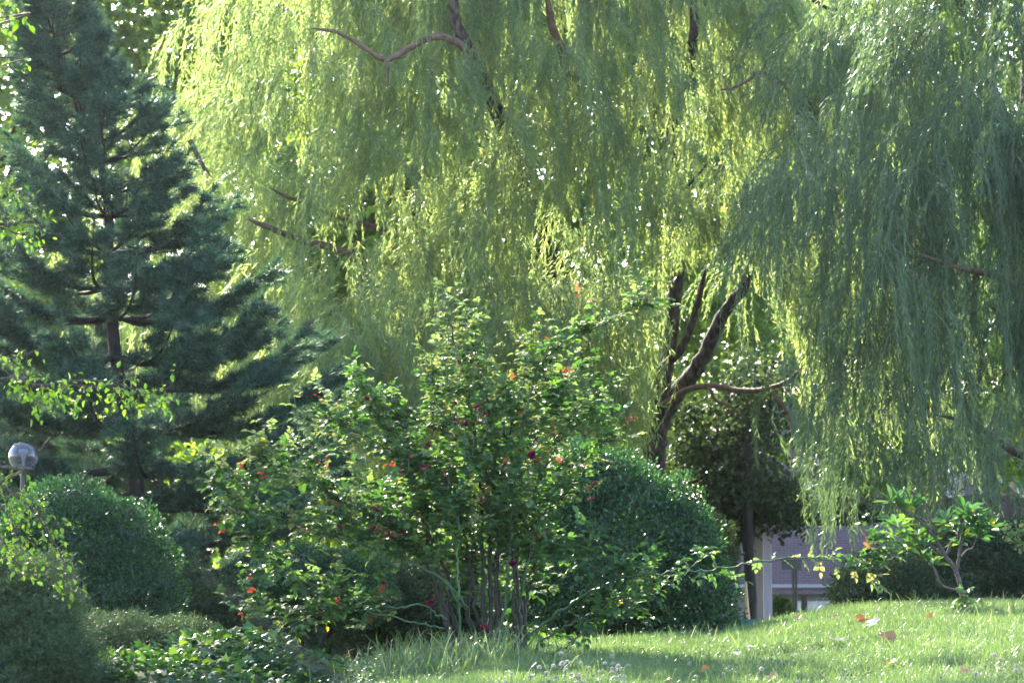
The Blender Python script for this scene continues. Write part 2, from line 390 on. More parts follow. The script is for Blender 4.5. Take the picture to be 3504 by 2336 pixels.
# --- the nearer willow on the right
rt = np.array([6.1, 31.5, 0.]); rt[2] = ground(rt[0], rt[1]) - .1
rw = thing('willow_tree', 'nearer shaded weeping willow whose green curtain hangs at the right edge over the dark hedge', 'tree', rt)
mb = MB(); mb.tube(smooth_path([rt, rt + [.1, 0, 1.5], rt + [-.2, -.3, 3.2], rt + [-.5, -.4, 5], rt + [-.4, -.3, 8]], 5), np.linspace(.3, .1, 21), 12, bump=.06)
mb.build('trunk', M['bark'], rw, smooth=True)
for pix, D, r0, r1, mt in [
    ([(3700,1080), (3504,990), (3420,950), (3340,930), (3265,912), (3150,870)], [31, 28.2, 27.8], .045, .018, 'redbark'),
    ([(3600,1240), (3504,1160), (3440,1090), (3380,1040)], [30, 27.9], .03, .010, 'redbark'),
    ([(3560,700), (3400,300), (3330,310), (3270,325), (3200,340)], [31, 28.4], .04, .012, 'darkbark'),
    ([(3700,1600), (3500,1560), (3380,1480), (3300,1440), (3200,1420)], [31, 28.6], .05, .015, 'bark')]:
    limb(rw, pix, D, r0, r1, mt)
hx2 = np.array([2.2, 2.6, 2.9, 3.4, 3.9, 4.3, 4.8, 5.4, 8]); hp2 = np.array([1250, 1400, 1560, 1830, 1890, 1860, 1800, 1790, 1760])
hz2 = EYE + (1950 - hp2) / FPX * 28.6
def hem_r(x): return np.interp(x, hx2, hz2)
A, Dv = dome_anchors(400, (6.0, 31.2), (3.3, 3.3), 9.6, 2.0, .85, .6)
Dv = norm(Dv + np.stack([R.normal(size=len(Dv)) * .5, R.normal(size=len(Dv)) * .3, 0 * Dv[:, 0]], 1))
E = np.array([at(px, py, D) for px, py, D in zip(R.uniform(2700, 3700, 70), R.uniform(350, 1640, 70), R.uniform(28.0, 31.5, 70))])
A = np.vstack([A, E]); Dv = np.vstack([Dv, norm(np.stack([R.normal(size=70) * 1.0 - .2, -np.ones(70), np.zeros(70)], 1))])
mbL, mbS = willow_foliage(A, Dv, 20, R.uniform(.5, 1.2, len(A)), R.uniform(.55, 1.6, len(A)), hem_r,
                          cut=lambda m: pxof(m)[0] > 3900)
mbL.build('foliage', M['willow2'], rw); o = mbS.build('hanging_shoot', M['twig'], rw); o['kind'] = 'stuff'

# ------------------------------------------------------------------ broad-leaved trees behind
def blob_points(n, blobs, shell=.45):
    vol = np.array([b[3] * b[4] * b[5] for b in blobs]) ** .67; idx = R.choice(len(blobs), n, p=vol / vol.sum())
    B = np.array(blobs)[idx]; d = norm(R.normal(size=(n, 3)))
    rr = (shell + (1 - shell) * R.random(n) ** .6)[:, None]
    return B[:, :3] + d * B[:, 3:6] * rr, d

def leafy(blobs, nclus, per, crad, size, mat, parent, T=T_IVY, name='foliage', width=.9, clamp=None):
    c, d = blob_points(nclus, blobs)
    P = np.repeat(c, per, 0) + R.normal(size=(nclus * per, 3)) * crad * [1, 1, .55]
    dd = norm(np.repeat(d, per, 0) * .5 + R.normal(size=P.shape) * .7 + [0, 0, -.25])
    s = size * R.uniform(.6, 1.2, len(P))
    if clamp is not None:
        k = clamp(P); P, dd, s = P[k], dd[k], s[k]
    rn = np.clip(np.repeat(R.random(nclus), per)[:len(s)] * .4 + R.random(len(s)) * .6, 0, 1)
    mb = MB(); mb.inst(T, P, frame(dd, up=np.array([0, 0, 1.]) + R.normal(size=P.shape) * .6), np.stack([s * width, s, s], 1), rn)
    return mb.build(name, M[mat], parent)

def broad_tree(name, label, base, blobs, nclus, per, crad, size, mat='maple', trunk_r=.18, bark='darkbark', T=T_IVY, group=None, limbs=6, clamp=None):
    base = np.array(base, float); base[2] = ground(base[0], base[1]) - .1
    t = thing(name, label, 'tree', base, group)
    topz = max(b[2] for b in blobs)
    mid = np.array([base[0] + .2, base[1], (base[2] + topz) / 2]); tp = np.array([np.mean([b[0] for b in blobs]), base[1], topz])
    mb = MB(); path = smooth_path([base, mid, tp], 8); mb.tube(path, np.linspace(trunk_r, trunk_r * .3, len(path)), 10, bump=.05)
    mb.build('trunk', M[bark], t, smooth=True)
    for b in blobs[:limbs]:
        s0 = path[R.integers(5, 12)]; e = np.array(b[:3]) + R.normal(size=3) * .3
        mb = MB(); q = smooth_path([s0, (s0 + e) / 2 + [0, 0, .3], e], 5); mb.tube(q, np.linspace(trunk_r * .45, .02, len(q)), 7)
        mb.build('branch', M[bark], t, smooth=True)
    leafy(blobs, nclus, per, crad, size, mat, t, T, clamp=clamp)
    return t

def B(px, py, D, rx, ry=None, rz=None):
    p = at(px, py, D); return (*p, rx, ry or rx, rz or rx * .8)

broad_tree('maple_tree', 'tall maple with bright yellow-green leaves behind the pine at the upper left corner', (-9.5, 46, 0),
    [B(650, 180, 45, 1.5), B(400, 60, 45, 1.7), B(150, 300, 46, 1.6), B(700, 450, 46, 1.3), B(60, 600, 45, 1.4), B(850, 80, 46, 1.6), B(300, -150, 46, 2), B(60, 30, 46, 1.8), B(400, 750, 46, 1.5), B(100, 950, 47, 1.6)],
    430, 30, .40, .19, trunk_r=.3)
broad_tree('maple_tree', 'low sunlit yellow-green tree glimpsed under the pine boughs at the left edge', (-8.2, 42, 0),
    [B(60, 1410, 42, .55, .5, .3), B(-60, 1350, 42, .7), B(120, 1080, 43, .6), B(20, 1150, 43, .7), B(560, 1330, 44, .7), B(430, 1180, 44, .6)], 170, 30, .22, .13, trunk_r=.1)
broad_tree('broadleaf_tree', 'far green tree seen in gaps behind the centre of the great willow', (0.5, 52, 0),
    [B(1300, 300, 54, 2.6), B(2000, 250, 55, 2.8), B(1700, 0, 56, 3), B(2400, 0, 56, 3), B(1000, 100, 55, 2.4), B(1000, 900, 50, 2.0), B(1250, 700, 51, 2.0), B(1500, 650, 51, 1.8), B(800, 650, 51, 1.6), B(1000, 1150, 50, 1.5), B(1700, 900, 52, 2.4), B(2300, 850, 52, 2.2), B(1400, 1450, 50, 2), B(2000, 1400, 52, 2.2), B(800, 1400, 50, 1.8), B(1100, 1800, 50, 1.6), B(1800, 1800, 51, 2)],
    1300, 32, .5, .24, trunk_r=.3)
broad_tree('broadleaf_tree', 'bright yellow-green tree lit from behind under the right-hand willow', (5.6, 42, 0),
    [B(2900, 1300, 41, .75), B(3050, 1560, 41, .8), B(2820, 1560, 42, .7), B(3330, 1300, 42, .9), B(3470, 1500, 42, .7), B(3150, 1150, 43, 1), B(2500, 1180, 43, 1.1), B(2450, 900, 44, 1.2), B(3450, 850, 44, 1.5), B(2900, 800, 45, 2)],
    520, 34, .28, .13, trunk_r=.14)
broad_tree('broadleaf_tree', 'tall green tree far behind the right-hand willow', (10.5, 56, 0),
    [B(2900, 100, 58, 3.2), B(3500, 100, 58, 3.2), B(2900, 500, 56, 2.4), B(3500, 500, 56, 2.4), B(3200, 850, 57, 3), B(2600, 600, 57, 2.8), B(3500, 1100, 57, 2.4), B(2600, 1100, 56, 1.5)],
    620, 32, .55, .26, trunk_r=.3)
broad_tree('yew_tree', 'dark purplish-green tree beneath the willow fork in front of the pergola', (2.85, 37.2, 0),
    [B(px_, py_, 37.2 + R.normal() * .3, R.uniform(.22, .42), .5, R.uniform(.14, .30)) for px_, py_ in ((2350,1430), (2450,1400), (2550,1450), (2620,1560), (2400,1540), (2500,1560), (2330,1610), (2440,1660), (2560,1680), (2660,1700), (2380,1760), (2490,1780), (2690,1745), (2330,1850), (2560,1330))],
    330, 30, .15, .075, mat='darkleaf', trunk_r=.06, T=T_LEAF, limbs=9)
# unseen tree added only to shade the garden from above and left
broad_tree('added_shade_tree', 'added tree out of view at the left whose high crown shades the garden', (-10.5, 27.5, 0),
    [(-9.5, 27.5, 10.5, 2.6, 2.6, 2.0), (-7.2, 27.6, 11.4, 2.4, 2.2, 1.6), (-5.4, 28.2, 11.8, 1.7, 1.6, 1.2), (-8.6, 30, 9.6, 2.2, 2, 2.2)],
    150, 28, .45, .19, mat='midleaf', trunk_r=.28, limbs=5)
for i, (px, D, hh, rr) in enumerate([(-200, 66, 8, 3.2), (300, 70, 7, 3.4), (900, 72, 7, 3.6), (1500, 74, 8, 3.8), (1850, 70, 7, 3.2)]):
    q = at(px, 1900, D)
    bl = [(q[0] + R.normal() * 1.5, D + R.normal(), zz, rr * R.uniform(.7, 1.1), rr * .7, 1.6) for zz in np.linspace(.2, hh, 8)] + [(q[0] + xx, D - 1.5, -.2, 2, 1.5, 1.4) for xx in (-3, -1, 1, 2)]
    broad_tree('broadleaf_tree', ['leftmost', 'second from left', 'third from left', 'fourth from left', 'rightmost'][i] + ' of the distant dark trees closing the park behind pine and willow', (q[0], D, 0), bl, 420, 26, .6, .34, mat='midleaf', trunk_r=.25, group='distant trees closing the park', clamp=lambda P: P[:, 0] < 4.6)

R = np.random.default_rng(5)
# ------------------------------------------------------------------ pine on the left
pb = at(470, 2100, 27.0); pb[2] = ground(pb[0], pb[1]) - .05
pine = thing('pine_tree', 'blue-green pine with tiers of level boughs at the left, black trunk showing between them', 'tree', pb)
tp_ = [(475,2300), (470,1800), (462,1560), (430,1420), (392,1180), (372,900), (372,740), (350,590), (320,490), (255,330), (205,190), (195,60), (190,-60)]
PT = smooth_path([at(a, b, 27.0) for a, b in tp_], 6); PT[0, 2] = pb[2]
mb = MB(); mb.tube(PT, np.interp(np.arange(len(PT)), [0, 20, 45, len(PT) - 1], [.085, .062, .035, .008]), 9, bump=.05); mb.build('trunk', M['darkbark'], pine, smooth=True)
tierpix = [(2080,1.7), (1960,1.8), (1830,1.9), (1710,2.0), (1580,1.95), (1450,1.95), (1325,1.8), (1205,1.6), (1095,1.45), (975,1.25), (860,1.05), (750,.85), (650,.85), (560,.7), (480,.62), (400,.55), (330,.5), (260,.42), (190,.36), (120,.32), (60,.25)]
needP, needD, needL = [], [], []
for ti, (py, Lr) in enumerate(tierpix):
    i = np.argmin(np.abs(pxof(PT)[1] - py)); o0 = PT[i]
    nb = 9 if py > 800 else 6
    a_off = R.random() * 6.28
    for b in range(nb):
        th = a_off + b * 2 * PI / nb + R.normal() * .15
        L = Lr * R.uniform(.72, 1.1); dh = np.array([math.cos(th), math.sin(th), 0])
        rise = np.interp(py, [0, 600, 1200, 2000], [.85, .45, .10, .02]) + R.normal() * .03
        s = np.linspace(0, 1, 9); Pp = o0 + dh * (L * s)[:, None]
        Pp[:, 2] += L * (rise * s - .10 * np.sin(s * PI) + .10 * s ** 3)
        Pp += np.cross(dh, [0, 0, 1]) * (L * .06 * np.sin(s * 3 + R.random() * 6))[:, None]
        mb = MB(); mb.tube(Pp, np.linspace(.016 + .008 * L, .005, 9), 6)
        mb.build('branch', M['darkbark'], pine, smooth=True)
        # side twigs carrying needle brushes
        nt_ = int((10 + L * 25) * (1.3 if py > 900 else 1 if py > 620 else .7))
        u = R.uniform(.22, 1, nt_) ** .8
        base = np.stack([np.interp(u, s, Pp[:, k]) for k in range(3)], 1)
        sgn = np.where(R.random(nt_) < .5, -1, 1); side = np.cross(dh, [0, 0, 1])
        td = norm(dh * .8 + side * (sgn * R.uniform(.3, 1.1, nt_))[:, None] + np.array([0, 0, 1]) * R.uniform(-.05, np.interp(py, [0, 900, 1400], [.7, .45, .30]), nt_)[:, None])
        tl = R.uniform(.12, .34, nt_) * (.5 + .5 * min(L, 1.4)) * (1.15 - .5 * u) + .06
        base = np.vstack([base, Pp[-1:]]); td = np.vstack([td, norm(Pp[-1] - Pp[-2])[None]]); tl = np.append(tl, .18)
        m_ = 105
        q = R.random((len(tl), m_)) ** .5
        pos = base[:, None] + td[:, None] * (tl[:, None] * q)[..., None]
        nd = norm(td[:, None] * R.uniform(.3, 1.0, (len(tl), m_, 1)) + norm(R.normal(size=(len(tl), m_, 3))) * .85 + [0, 0, .15])
        needP.append(pos.reshape(-1, 3)); needD.append(nd.reshape(-1, 3))
nP, nD = np.concatenate(needP), np.concatenate(needD); n = len(nP)
mb = MB(); L = R.uniform(.065, .12, n); mb.inst(T_NEED, nP, frame(nD), np.stack([np.full(n, .0072), L, L], 1)); mb.build('foliage', M['pine'], pine)
print('needles', n)

# ------------------------------------------------------------------ clipped and loose bushes
def bush_pts(n, blobs, lump=.09, thick=.16):
    p, d = blob_points(n, blobs, 1.0)
    B_ = np.array(blobs)
    c = np.mean(B_[:, :3], 0)
    f = lump * (np.sin(p[:, 0] * 9 + 3 * np.sin(p[:, 2] * 7)) * np.sin(p[:, 2] * 11 + p[:, 1] * 8) )
    dep = -thick * R.random(n) ** 1.3 + f + .5 * lump * R.normal(size=n) * .4
    p = p + d * dep[:, None]
    keep = np.ones(n, bool)
    for b in blobs:                       # drop what lies deep inside another lobe
        q = (p - np.array(b[:3])) / np.array(b[3:6]); keep &= (q ** 2).sum(1) > max(.1, 1 - 2.2 * thick / min(b[3:6])) ** 2 * .8
    return p[keep], d[keep]

def bush(name, label, blobs, n, size, mat, cat='bush', kind='leaf', lump=.08, group=None, thick=.16):
    B_ = np.array(blobs); c = B_[:, :3].mean(0); g = ground(c[0], c[1]); base = np.array([c[0], c[1], g])
    t = thing(name, label, cat, base, group)
    mb = MB()
    for b in blobs[:5]:
        e = np.array(b[:3]); s0 = base + R.normal(size=3) * [.06, .06, 0]
        q = smooth_path([s0 - [0, 0, .05], (s0 + e) / 2 + R.normal(size=3) * .05, e], 5); mb.tube(q, np.linspace(.022, .008, len(q)), 6)
        for k in range(12):               # inner twigs
            d = norm(R.normal(size=3)); q2 = smooth_path([e * .5 + s0 * .5, e + d * np.array(b[3:6]) * .45, e + d * np.array(b[3:6]) * .85], 3); mb.tube(q2, np.linspace(.008, .003, len(q2)), 4)
    mb.build('stem', M['darkbark'], t, smooth=True)
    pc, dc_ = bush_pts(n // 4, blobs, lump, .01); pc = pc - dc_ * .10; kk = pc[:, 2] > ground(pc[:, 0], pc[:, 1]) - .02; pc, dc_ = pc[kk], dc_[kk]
    p, d = bush_pts(n, blobs, lump, min(thick, .5 * min(min(b[3:6]) for b in blobs))); k = p[:, 2] > ground(p[:, 0], p[:, 1]) - .02; p, d = p[k], d[k]; n = len(p)
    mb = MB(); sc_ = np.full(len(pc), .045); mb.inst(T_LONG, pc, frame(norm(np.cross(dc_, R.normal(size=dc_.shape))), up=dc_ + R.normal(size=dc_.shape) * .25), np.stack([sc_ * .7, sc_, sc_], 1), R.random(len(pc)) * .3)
    if kind == 'leaf':
        dd = norm(d * .8 + R.normal(size=p.shape) * .65 + [0, 0, .35]); s = size * R.uniform(.6, 1.25, n)
        mb.inst(T_LONG, p, frame(dd), np.stack([s * .5, s, s], 1))
    else:                                 # feathery sprays
        per = 9
        ax = norm(d * .9 + [0, 0, .35] + R.normal(size=p.shape) * .35)
        q = R.random((n, per)); L = size * 3.2 * R.uniform(.6, 1.3, n)
        pos = p[:, None] + ax[:, None] * (L[:, None] * q)[..., None] + np.array([0, 0, -1.]) * (L[:, None] * q ** 2 * .35)[..., None]
        dd = norm(ax[:, None] * .9 + R.normal(size=pos.shape) * .55)
        m_ = n * per; s = size * R.uniform(.6, 1.3, m_)
        mb.inst(T_WIL, pos.reshape(-1, 3), frame(dd.reshape(-1, 3)), np.stack([s * .16, s, s], 1), np.repeat(R.random(n), per) * .5 + R.random(m_) * .5)
    mb.build('foliage', M[mat], t)
    return t

bush('boxwood_bush', 'large dome-shaped dark green boxwood in front of the globe lamp at the left',
     [B(330, 1960, 20.5, .58, .6, .56), B(230, 1840, 20.5, .50, .45, .43), B(425, 2080, 20.3, .45, .5, .50), B(180, 2050, 20.5, .6, .5, .6)], 60000, .026, 'box', lump=.05, thick=.08)
bush('boxwood_bush', 'largest round boxwood, rising behind the right side of the rose bush',
     [B(2130, 1900, 22.6, .78, .7, .70), B(2040, 1740, 22.6, .50, .5, .50), B(2285, 2030, 22.5, .50, .5, .56), B(1900, 2020, 22.8, .6, .5, .55), B(2290, 1850, 22.7, .33, .4, .36)], 74000, .032, 'box', lump=.10, thick=.10)
bush('boxwood_bush', 'small round bright green boxwood half hidden behind the left of the rose bush',
     [B(1040, 1995, 21.2, .40, .42, .29), B(1200, 2020, 21.3, .35, .4, .3)], 34000, .022, 'box', lump=.04, thick=.06)
bush('juniper_bush', 'feathery grey-green juniper in the lower left corner with browning tips',
     [B(110, 2200, 16.6, .32, .4, .42), B(-60, 2120, 16.8, .42, .4, .42), B(230, 2330, 16.6, .19, .3, .26), B(40, 2380, 16.4, .35, .35, .4)], 17000, .030, 'juniper', kind='spray', lump=.10)
bush('juniper_bush', 'low dark juniper tuft between the left boxwood and the ivy',
     [B(420, 2190, 18.6, .28, .3, .13), B(620, 2190, 18.9, .28, .3, .10)], 5000, .027, 'juniper', kind='spray', lump=.03)
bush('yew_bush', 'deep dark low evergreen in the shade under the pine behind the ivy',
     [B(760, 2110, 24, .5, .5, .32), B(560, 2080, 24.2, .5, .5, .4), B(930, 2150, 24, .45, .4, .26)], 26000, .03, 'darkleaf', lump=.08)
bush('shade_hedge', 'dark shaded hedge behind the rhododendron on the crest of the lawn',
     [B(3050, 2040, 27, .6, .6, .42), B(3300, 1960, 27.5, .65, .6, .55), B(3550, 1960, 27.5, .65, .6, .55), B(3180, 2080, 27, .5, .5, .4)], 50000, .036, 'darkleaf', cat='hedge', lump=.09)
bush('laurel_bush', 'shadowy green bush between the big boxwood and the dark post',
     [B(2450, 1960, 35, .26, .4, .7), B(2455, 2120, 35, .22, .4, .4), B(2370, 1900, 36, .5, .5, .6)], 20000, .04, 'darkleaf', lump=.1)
bush('low_shrub', 'small yellow-green shrub at the foot of the pergola beside the pale post',
     [B(2672, 2090, 42, .13, .2, .20), B(2700, 2120, 42, .16, .2, .12)], 2600, .05, 'midleaf', lump=.05)
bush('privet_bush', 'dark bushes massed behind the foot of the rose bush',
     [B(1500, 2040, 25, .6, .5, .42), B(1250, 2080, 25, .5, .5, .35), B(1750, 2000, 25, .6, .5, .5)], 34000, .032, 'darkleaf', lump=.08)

# ------------------------------------------------------------------ ivy mound
iv = [B(520, 2340, 17.2, .48, .6, .22), B(780, 2300, 17.4, .52, .6, .26), B(1010, 2370, 17.3, .40, .5, .24), B(640, 2420, 16.8, .7, .6, .3), B(900, 2225, 17.6, .16, .2, .10)]
p, d = blob_points(11500, iv, 1.0); p += d * (-.09 * R.random(len(p))[:, None]) + R.normal(size=p.shape) * .012
d = norm(d * .55 + R.normal(size=p.shape) * .4 + [0, -.55, -.15]); s = R.uniform(.032, .070, len(p))
up = norm(np.array([0, -.25, 1.]) + R.normal(size=p.shape) * .32)
mb = MB(); mb.inst(T_IVY, p, frame(d, up), np.stack([s, s, s], 1))
for b in iv[:4]:
    for k in range(40):
        dd = norm(R.normal(size=3)); dd[2] = abs(dd[2]); e = np.array(b[:3]) + dd * np.array(b[3:6])
        mb.tube(smooth_path([np.array(b[:3]) - [0, 0, .2], (np.array(b[:3]) + e) / 2, e], 3), .003, 3)
tag(mb.build('ivy', M['ivy']), 'mound of glossy dark ivy with paler new leaves along the bottom left', 'ivy', kind='stuff')
# soil bank that the ivy climbs over
mb = MB(); un = []; 
for b in iv[:4]:
    nu, nv = 20, 10
    V = [np.array(b[:3]) + np.array(b[3:6]) * .86 * np.array([math.cos(t) * math.cos(f), math.sin(t) * math.cos(f), math.sin(f)]) for f in np.linspace(-1.2, PI / 2 - .01, nv) for t in np.arange(nu) * 2 * PI / nu]
    mb.raw(V, [(i * nu + j, i * nu + (j + 1) % nu, (i + 1) * nu + (j + 1) % nu, (i + 1) * nu + j) for i in range(nv - 1) for j in range(nu)])
tag(mb.build('soil_bank', M['ground'], smooth=True), kind='structure')

R = np.random.default_rng(21)
# ------------------------------------------------------------------ rose bush
rb = at(1720, 2200, 18.9); rb[2] = ground(rb[0], rb[1])
rose = thing('rose_bush', 'sprawling climbing rose with arching canes, red young leaves and a few magenta blooms', 'rose bush', rb)
canes = [  # pixel path, depths, radii, material
 ([(1545,2210), (1500,2050), (1440,1900), (1330,1800), (1200,1730), (1050,1640)], [18.8, 18.5], .014, .003, 'cane'),
 ([(1560,2210), (1520,2080), (1490,1900), (1420,1700), (1340,1500), (1260,1380)], [18.8, 18.9], .014, .003, 'cane'),
 ([(1580,2220), (1560,2050), (1480,1960), (1300,1880), (1100,1820), (900,1760), (800,1730), (745,1680)], [18.8, 18.2], .009, .002, 'greencane'),
 ([(1660,2220), (1655,2050), (1650,1850), (1640,1600), (1600,1350), (1560,1200), (1530,1070)], [18.9, 19], .016, .003, 'cane'),
 ([(1675,2220), (1680,2050), (1678,1850), (1690,1600), (1670,1400), (1640,1250), (1600,1150)], [18.9, 19.1], .016, .003, 'cane'),
 ([(1700,2220), (1700,2000), (1705,1850), (1720,1600), (1750,1450), (1790,1330), (1800,1200)], [18.9, 18.8], .014, .003, 'cane'),
 ([(1780,2220), (1775,2080), (1770,1900), (1800,1760), (1870,1600), (1950,1450), (2030,1400)], [18.9, 19.2], .014, .003, 'cane'),
 ([(1765,2220), (1755,2100), (1760,1950), (1730,1800), (1680,1650), (1560,1500), (1400,1430), (1240,1370)], [18.9, 18.7], .009, .003, 'cane'),
 ([(1720,2200), (1740,1900), (1770,1600), (1830,1300), (1930,1170), (2060,1110), (2150,1060), (2215,1025)], [18.9, 18.4], .009, .0025, 'greencane'),
 ([(1760,2230), (1850,2140), (1960,2060), (2100,1990), (2250,1965), (2400,1955), (2560,1930), (2700,1905), (2800,1910), (2900,1945), (2980,1945), (3060,1900)], [18.9, 18.6, 18.4], .009, .003, 'greencane'),
 ([(1830,2210), (1900,2160), (2000,2110), (2100,2070), (2200,2030), (2300,1990), (2420,1890)], [18.8, 18.2], .007, .002, 'greencane'),
 ([(1860,2260), (1960,2190), (2060,2110), (2130,2070), (2230,2010)], [18.6, 18.1], .006, .002, 'greencane'),
 ([(1780,2050), (1810,1930), (1880,1900), (1980,1910), (2060,1950), (2150,1975)], [18.7, 18.2], .006, .002, 'greencane'),
 ([(1530,2120), (1440,2070), (1330,2080), (1200,2050), (1080,2010), (940,1930), (880,1880)], [18.7, 18.3], .007, .002, 'greencane'),
 ([(1520,2150), (1380,2120), (1180,2080), (1060,2110), (960,2150), (850,2130)], [18.6, 18.1], .006, .002, 'greencane'),
 ([(1570,2050), (1565,1900), (1570,1780), (1568,1700), (1590,1500), (1500,1400), (1480,1250)], [18.4, 18.6], .007, .002, 'greencane'),
 ([(1640,2150), (1610,1950), (1590,1830), (1530,1650), (1400,1570), (1260,1500), (1140,1440), (1020,1430)], [18.9, 18.6], .009, .002, 'cane'),
 ([(1600,2080), (1500,1960), (1350,1850), (1150,1700), (1000,1600), (900,1540), (850,1640)], [18.9, 18.9], .008, .002, 'greencane'),
 ([(1790,2000), (1830,1800), (1920,1700), (2000,1560), (2080,1500)], [18.9, 19.2], .008, .002, 'cane'),
 ([(1690,2225), (1712,2080), (1690,1930), (1740,1790), (1700,1690)], [19.1, 19.2], .017, .006, 'cane'),
 ([(1590,2215), (1545,2090), (1530,1960), (1460,1850), (1400,1780)], [19, 19.2], .016, .005, 'cane'),
 ([(1795,2215), (1800,2060), (1830,1950), (1815,1850), (1850,1770)], [19, 19.3], .014, .005, 'cane'),
 ([(1640,2220), (1600,2080), (1610,1950), (1560,1850), (1500,1700)], [19, 19.2], .015, .005, 'cane'),
 ([(1690,1700), (1800,1550), (1880,1400), (1900,1320), (1960,1300)], [18.9, 19.1], .007, .002, 'cane'),
]
cane_pts = []
mb = MB()
for pix, D, r0, r1, mt in canes:
    Dp = np.interp(np.linspace(0, 1, len(pix)), np.linspace(0, 1, len(D)), D)
    P = smooth_path([at(a, b, dd) for (a, b), dd in zip(pix, Dp)], 8)
    if pix[0][1] > 2195: P[0, 2] = ground(P[0, 0], P[0, 1]) - .03
    P[2:-1] += R.normal(size=(len(P) - 3, 3)) * .006
    m_ = MB(); m_.tube(P, np.linspace(r0 * 1.15, r1, len(P)), 7, bump=.06)
    # thorns
    k = R.integers(2, len(P) - 2, 14); 
    m_.inst(T_NEED, P[k], frame(R.normal(size=(14, 3))), np.stack([np.full(14, .006), np.full(14, .012), np.full(14, .01)], 1))
    m_.build('cane', M[mt], rose, smooth=True); cane_pts.append(P)
CP = np.concatenate(cane_pts)

def compound(mb, pos, d, L, n_pairs=2, size=.04, rnd=None, droop=.5, mi=0):
    """pinnate rose leaves: pos (N,3), direction d (N,3), rachis length L (N,)"""
    N = len(pos); side = norm(np.cross(d, [0, 0, 1.]) + 1e-6)
    up = norm(np.cross(side, d))
    if rnd is None: rnd = R.random(N)
    st = [(0, 1.0, 1.15)] + [(s_, 1 - (j + 1) * .36, .95 - .12 * j) for j in range(n_pairs) for s_ in (-1, 1)]
    for s_, t, k in st:
        base = pos + d * (L * t)[:, None] - np.array([0, 0, 1.]) * (L * t * t * .25 * droop)[:, None]
        dd = norm((d * (1 if s_ == 0 else .45) + side * s_ * .95) + R.normal(size=d.shape) * .16 - np.array([0, 0, 1.]) * droop * .35)
        sz = size * k * R.uniform(.7, 1.15, N) * (L / L.mean()) ** .5
        mb.inst(T_LEAF, base, frame(dd, up + R.normal(size=d.shape) * .30), np.stack([sz * .78, sz, sz], 1), np.clip(rnd + R.normal(size=N) * .07, 0, 1), mi)
    P = np.stack([pos, pos + d * (L * .5)[:, None], pos + d * L[:, None] - np.array([0, 0, 1.]) * (L * .25 * droop)[:, None]], 1)
    return P

# shoots filling the bush (world ellipsoids)
dome = [(B(1640, 1690, 18.9, .52, .55, .24), 62), (B(1300, 1640, 18.8, .42, .5, .22), 36), (B(1850, 1640, 19.0, .28, .45, .24), 24), (B(1580, 1460, 18.9, .34, .3, .18), 26),
        (B(1240, 1440, 18.8, .28, .3, .13), 18), (B(1120, 1790, 18.7, .44, .45, .14), 17), (B(1300, 1880, 18.7, .42, .4, .14), 17), (B(1480, 1790, 18.8, .48, .5, .22), 38),
        (B(1600, 1280, 18.9, .18, .22, .22), 14), (B(1800, 1430, 18.9, .24, .25, .18), 15), (B(1200, 2080, 18.5, .36, .35, .10), 12), (B(1780, 2060, 19.3, .22, .35, .2), 10),
        (B(1930, 1420, 19, .2, .2, .18), 10), (B(930, 1660, 18.6, .22, .25, .11), 12), (B(1700, 1900, 19.3, .35, .25, .2), 12), (B(1000, 1950, 18.6, .22, .3, .14), 3)]
sb, sdv, sl_ = [], [], []
root = at(1680, 2000, 18.9)
for b, n in dome:
    q, d = blob_points(n, [b], .35)
    sb.append(q); dv = norm((q - root) * .6 / np.linalg.norm(q - root, axis=1, keepdims=True) + d * .5 + [0, 0, .45] + R.normal(size=q.shape) * .22); sdv.append(dv)
# shoots straight along the canes
for ci, P in enumerate(cane_pts):
    n = int(len(P) * (.55 if ci not in (9, 10, 11) else .14)); k = R.integers(int(len(P) * .30), len(P), n)
    tn = norm(np.gradient(P, axis=0))[k]
    sb.append(P[k]); sdv.append(norm(tn * .6 + R.normal(size=(n, 3)) * .5 + [0, 0, .4]))
sb, sdv = np.concatenate(sb), np.concatenate(sdv); N = len(sb); SLn = R.uniform(.10, .34, N)
fr = np.linspace(0, 1, 6)
SP = sb[:, None] + sdv[:, None] * (fr[None] * SLn[:, None])[..., None]; SP[..., 2] += .05 * np.sin(fr * 2)[None] * SLn[:, None] - .12 * fr[None] ** 2 * SLn[:, None]
ms = MB(); ms.tubes(SP, np.full(N, .0022))
mbG, mbY, mbR = MB(), MB(), MB()
_, spy = pxof(sb); spx, _ = pxof(sb)
young = R.random(N) < np.interp(spy, [1200, 1500, 1700, 1900], [.8, .45, .15, .06]) + .25 * (spx < 1200)
red = (~young) & (R.random(N) < .05)
ryoung = young & (R.random(N) < .07)
for grp, mbx, sz in ((~young & ~red, mbG, .062), (young & ~ryoung, mbY, .049), (red | ryoung, mbR, .034)):
    ids = np.where(grp)[0]
    for f0 in (.12, .32, .52, .70, .86, 1.0):
        if mbx is mbR and f0 < .6: tgt = mbY
        else: tgt = mbx
        j = ids
        p = sb[j] + sdv[j] * (SLn[j] * f0)[:, None]
        dd = norm(sdv[j] * (.35 + .5 * (f0 == 1)) + norm(R.normal(size=p.shape)) * [1, 1, .45] * .9)
        L = R.uniform(.04, .085, len(j)) * (1 - .3 * f0)
        st = compound(tgt, p, dd, L, 2, sz * (1 - .25 * f0), rnd=R.random(len(j)) ** 1.2 * .85, droop=.6)
        ms.tubes(st, np.full(len(j), .0012))
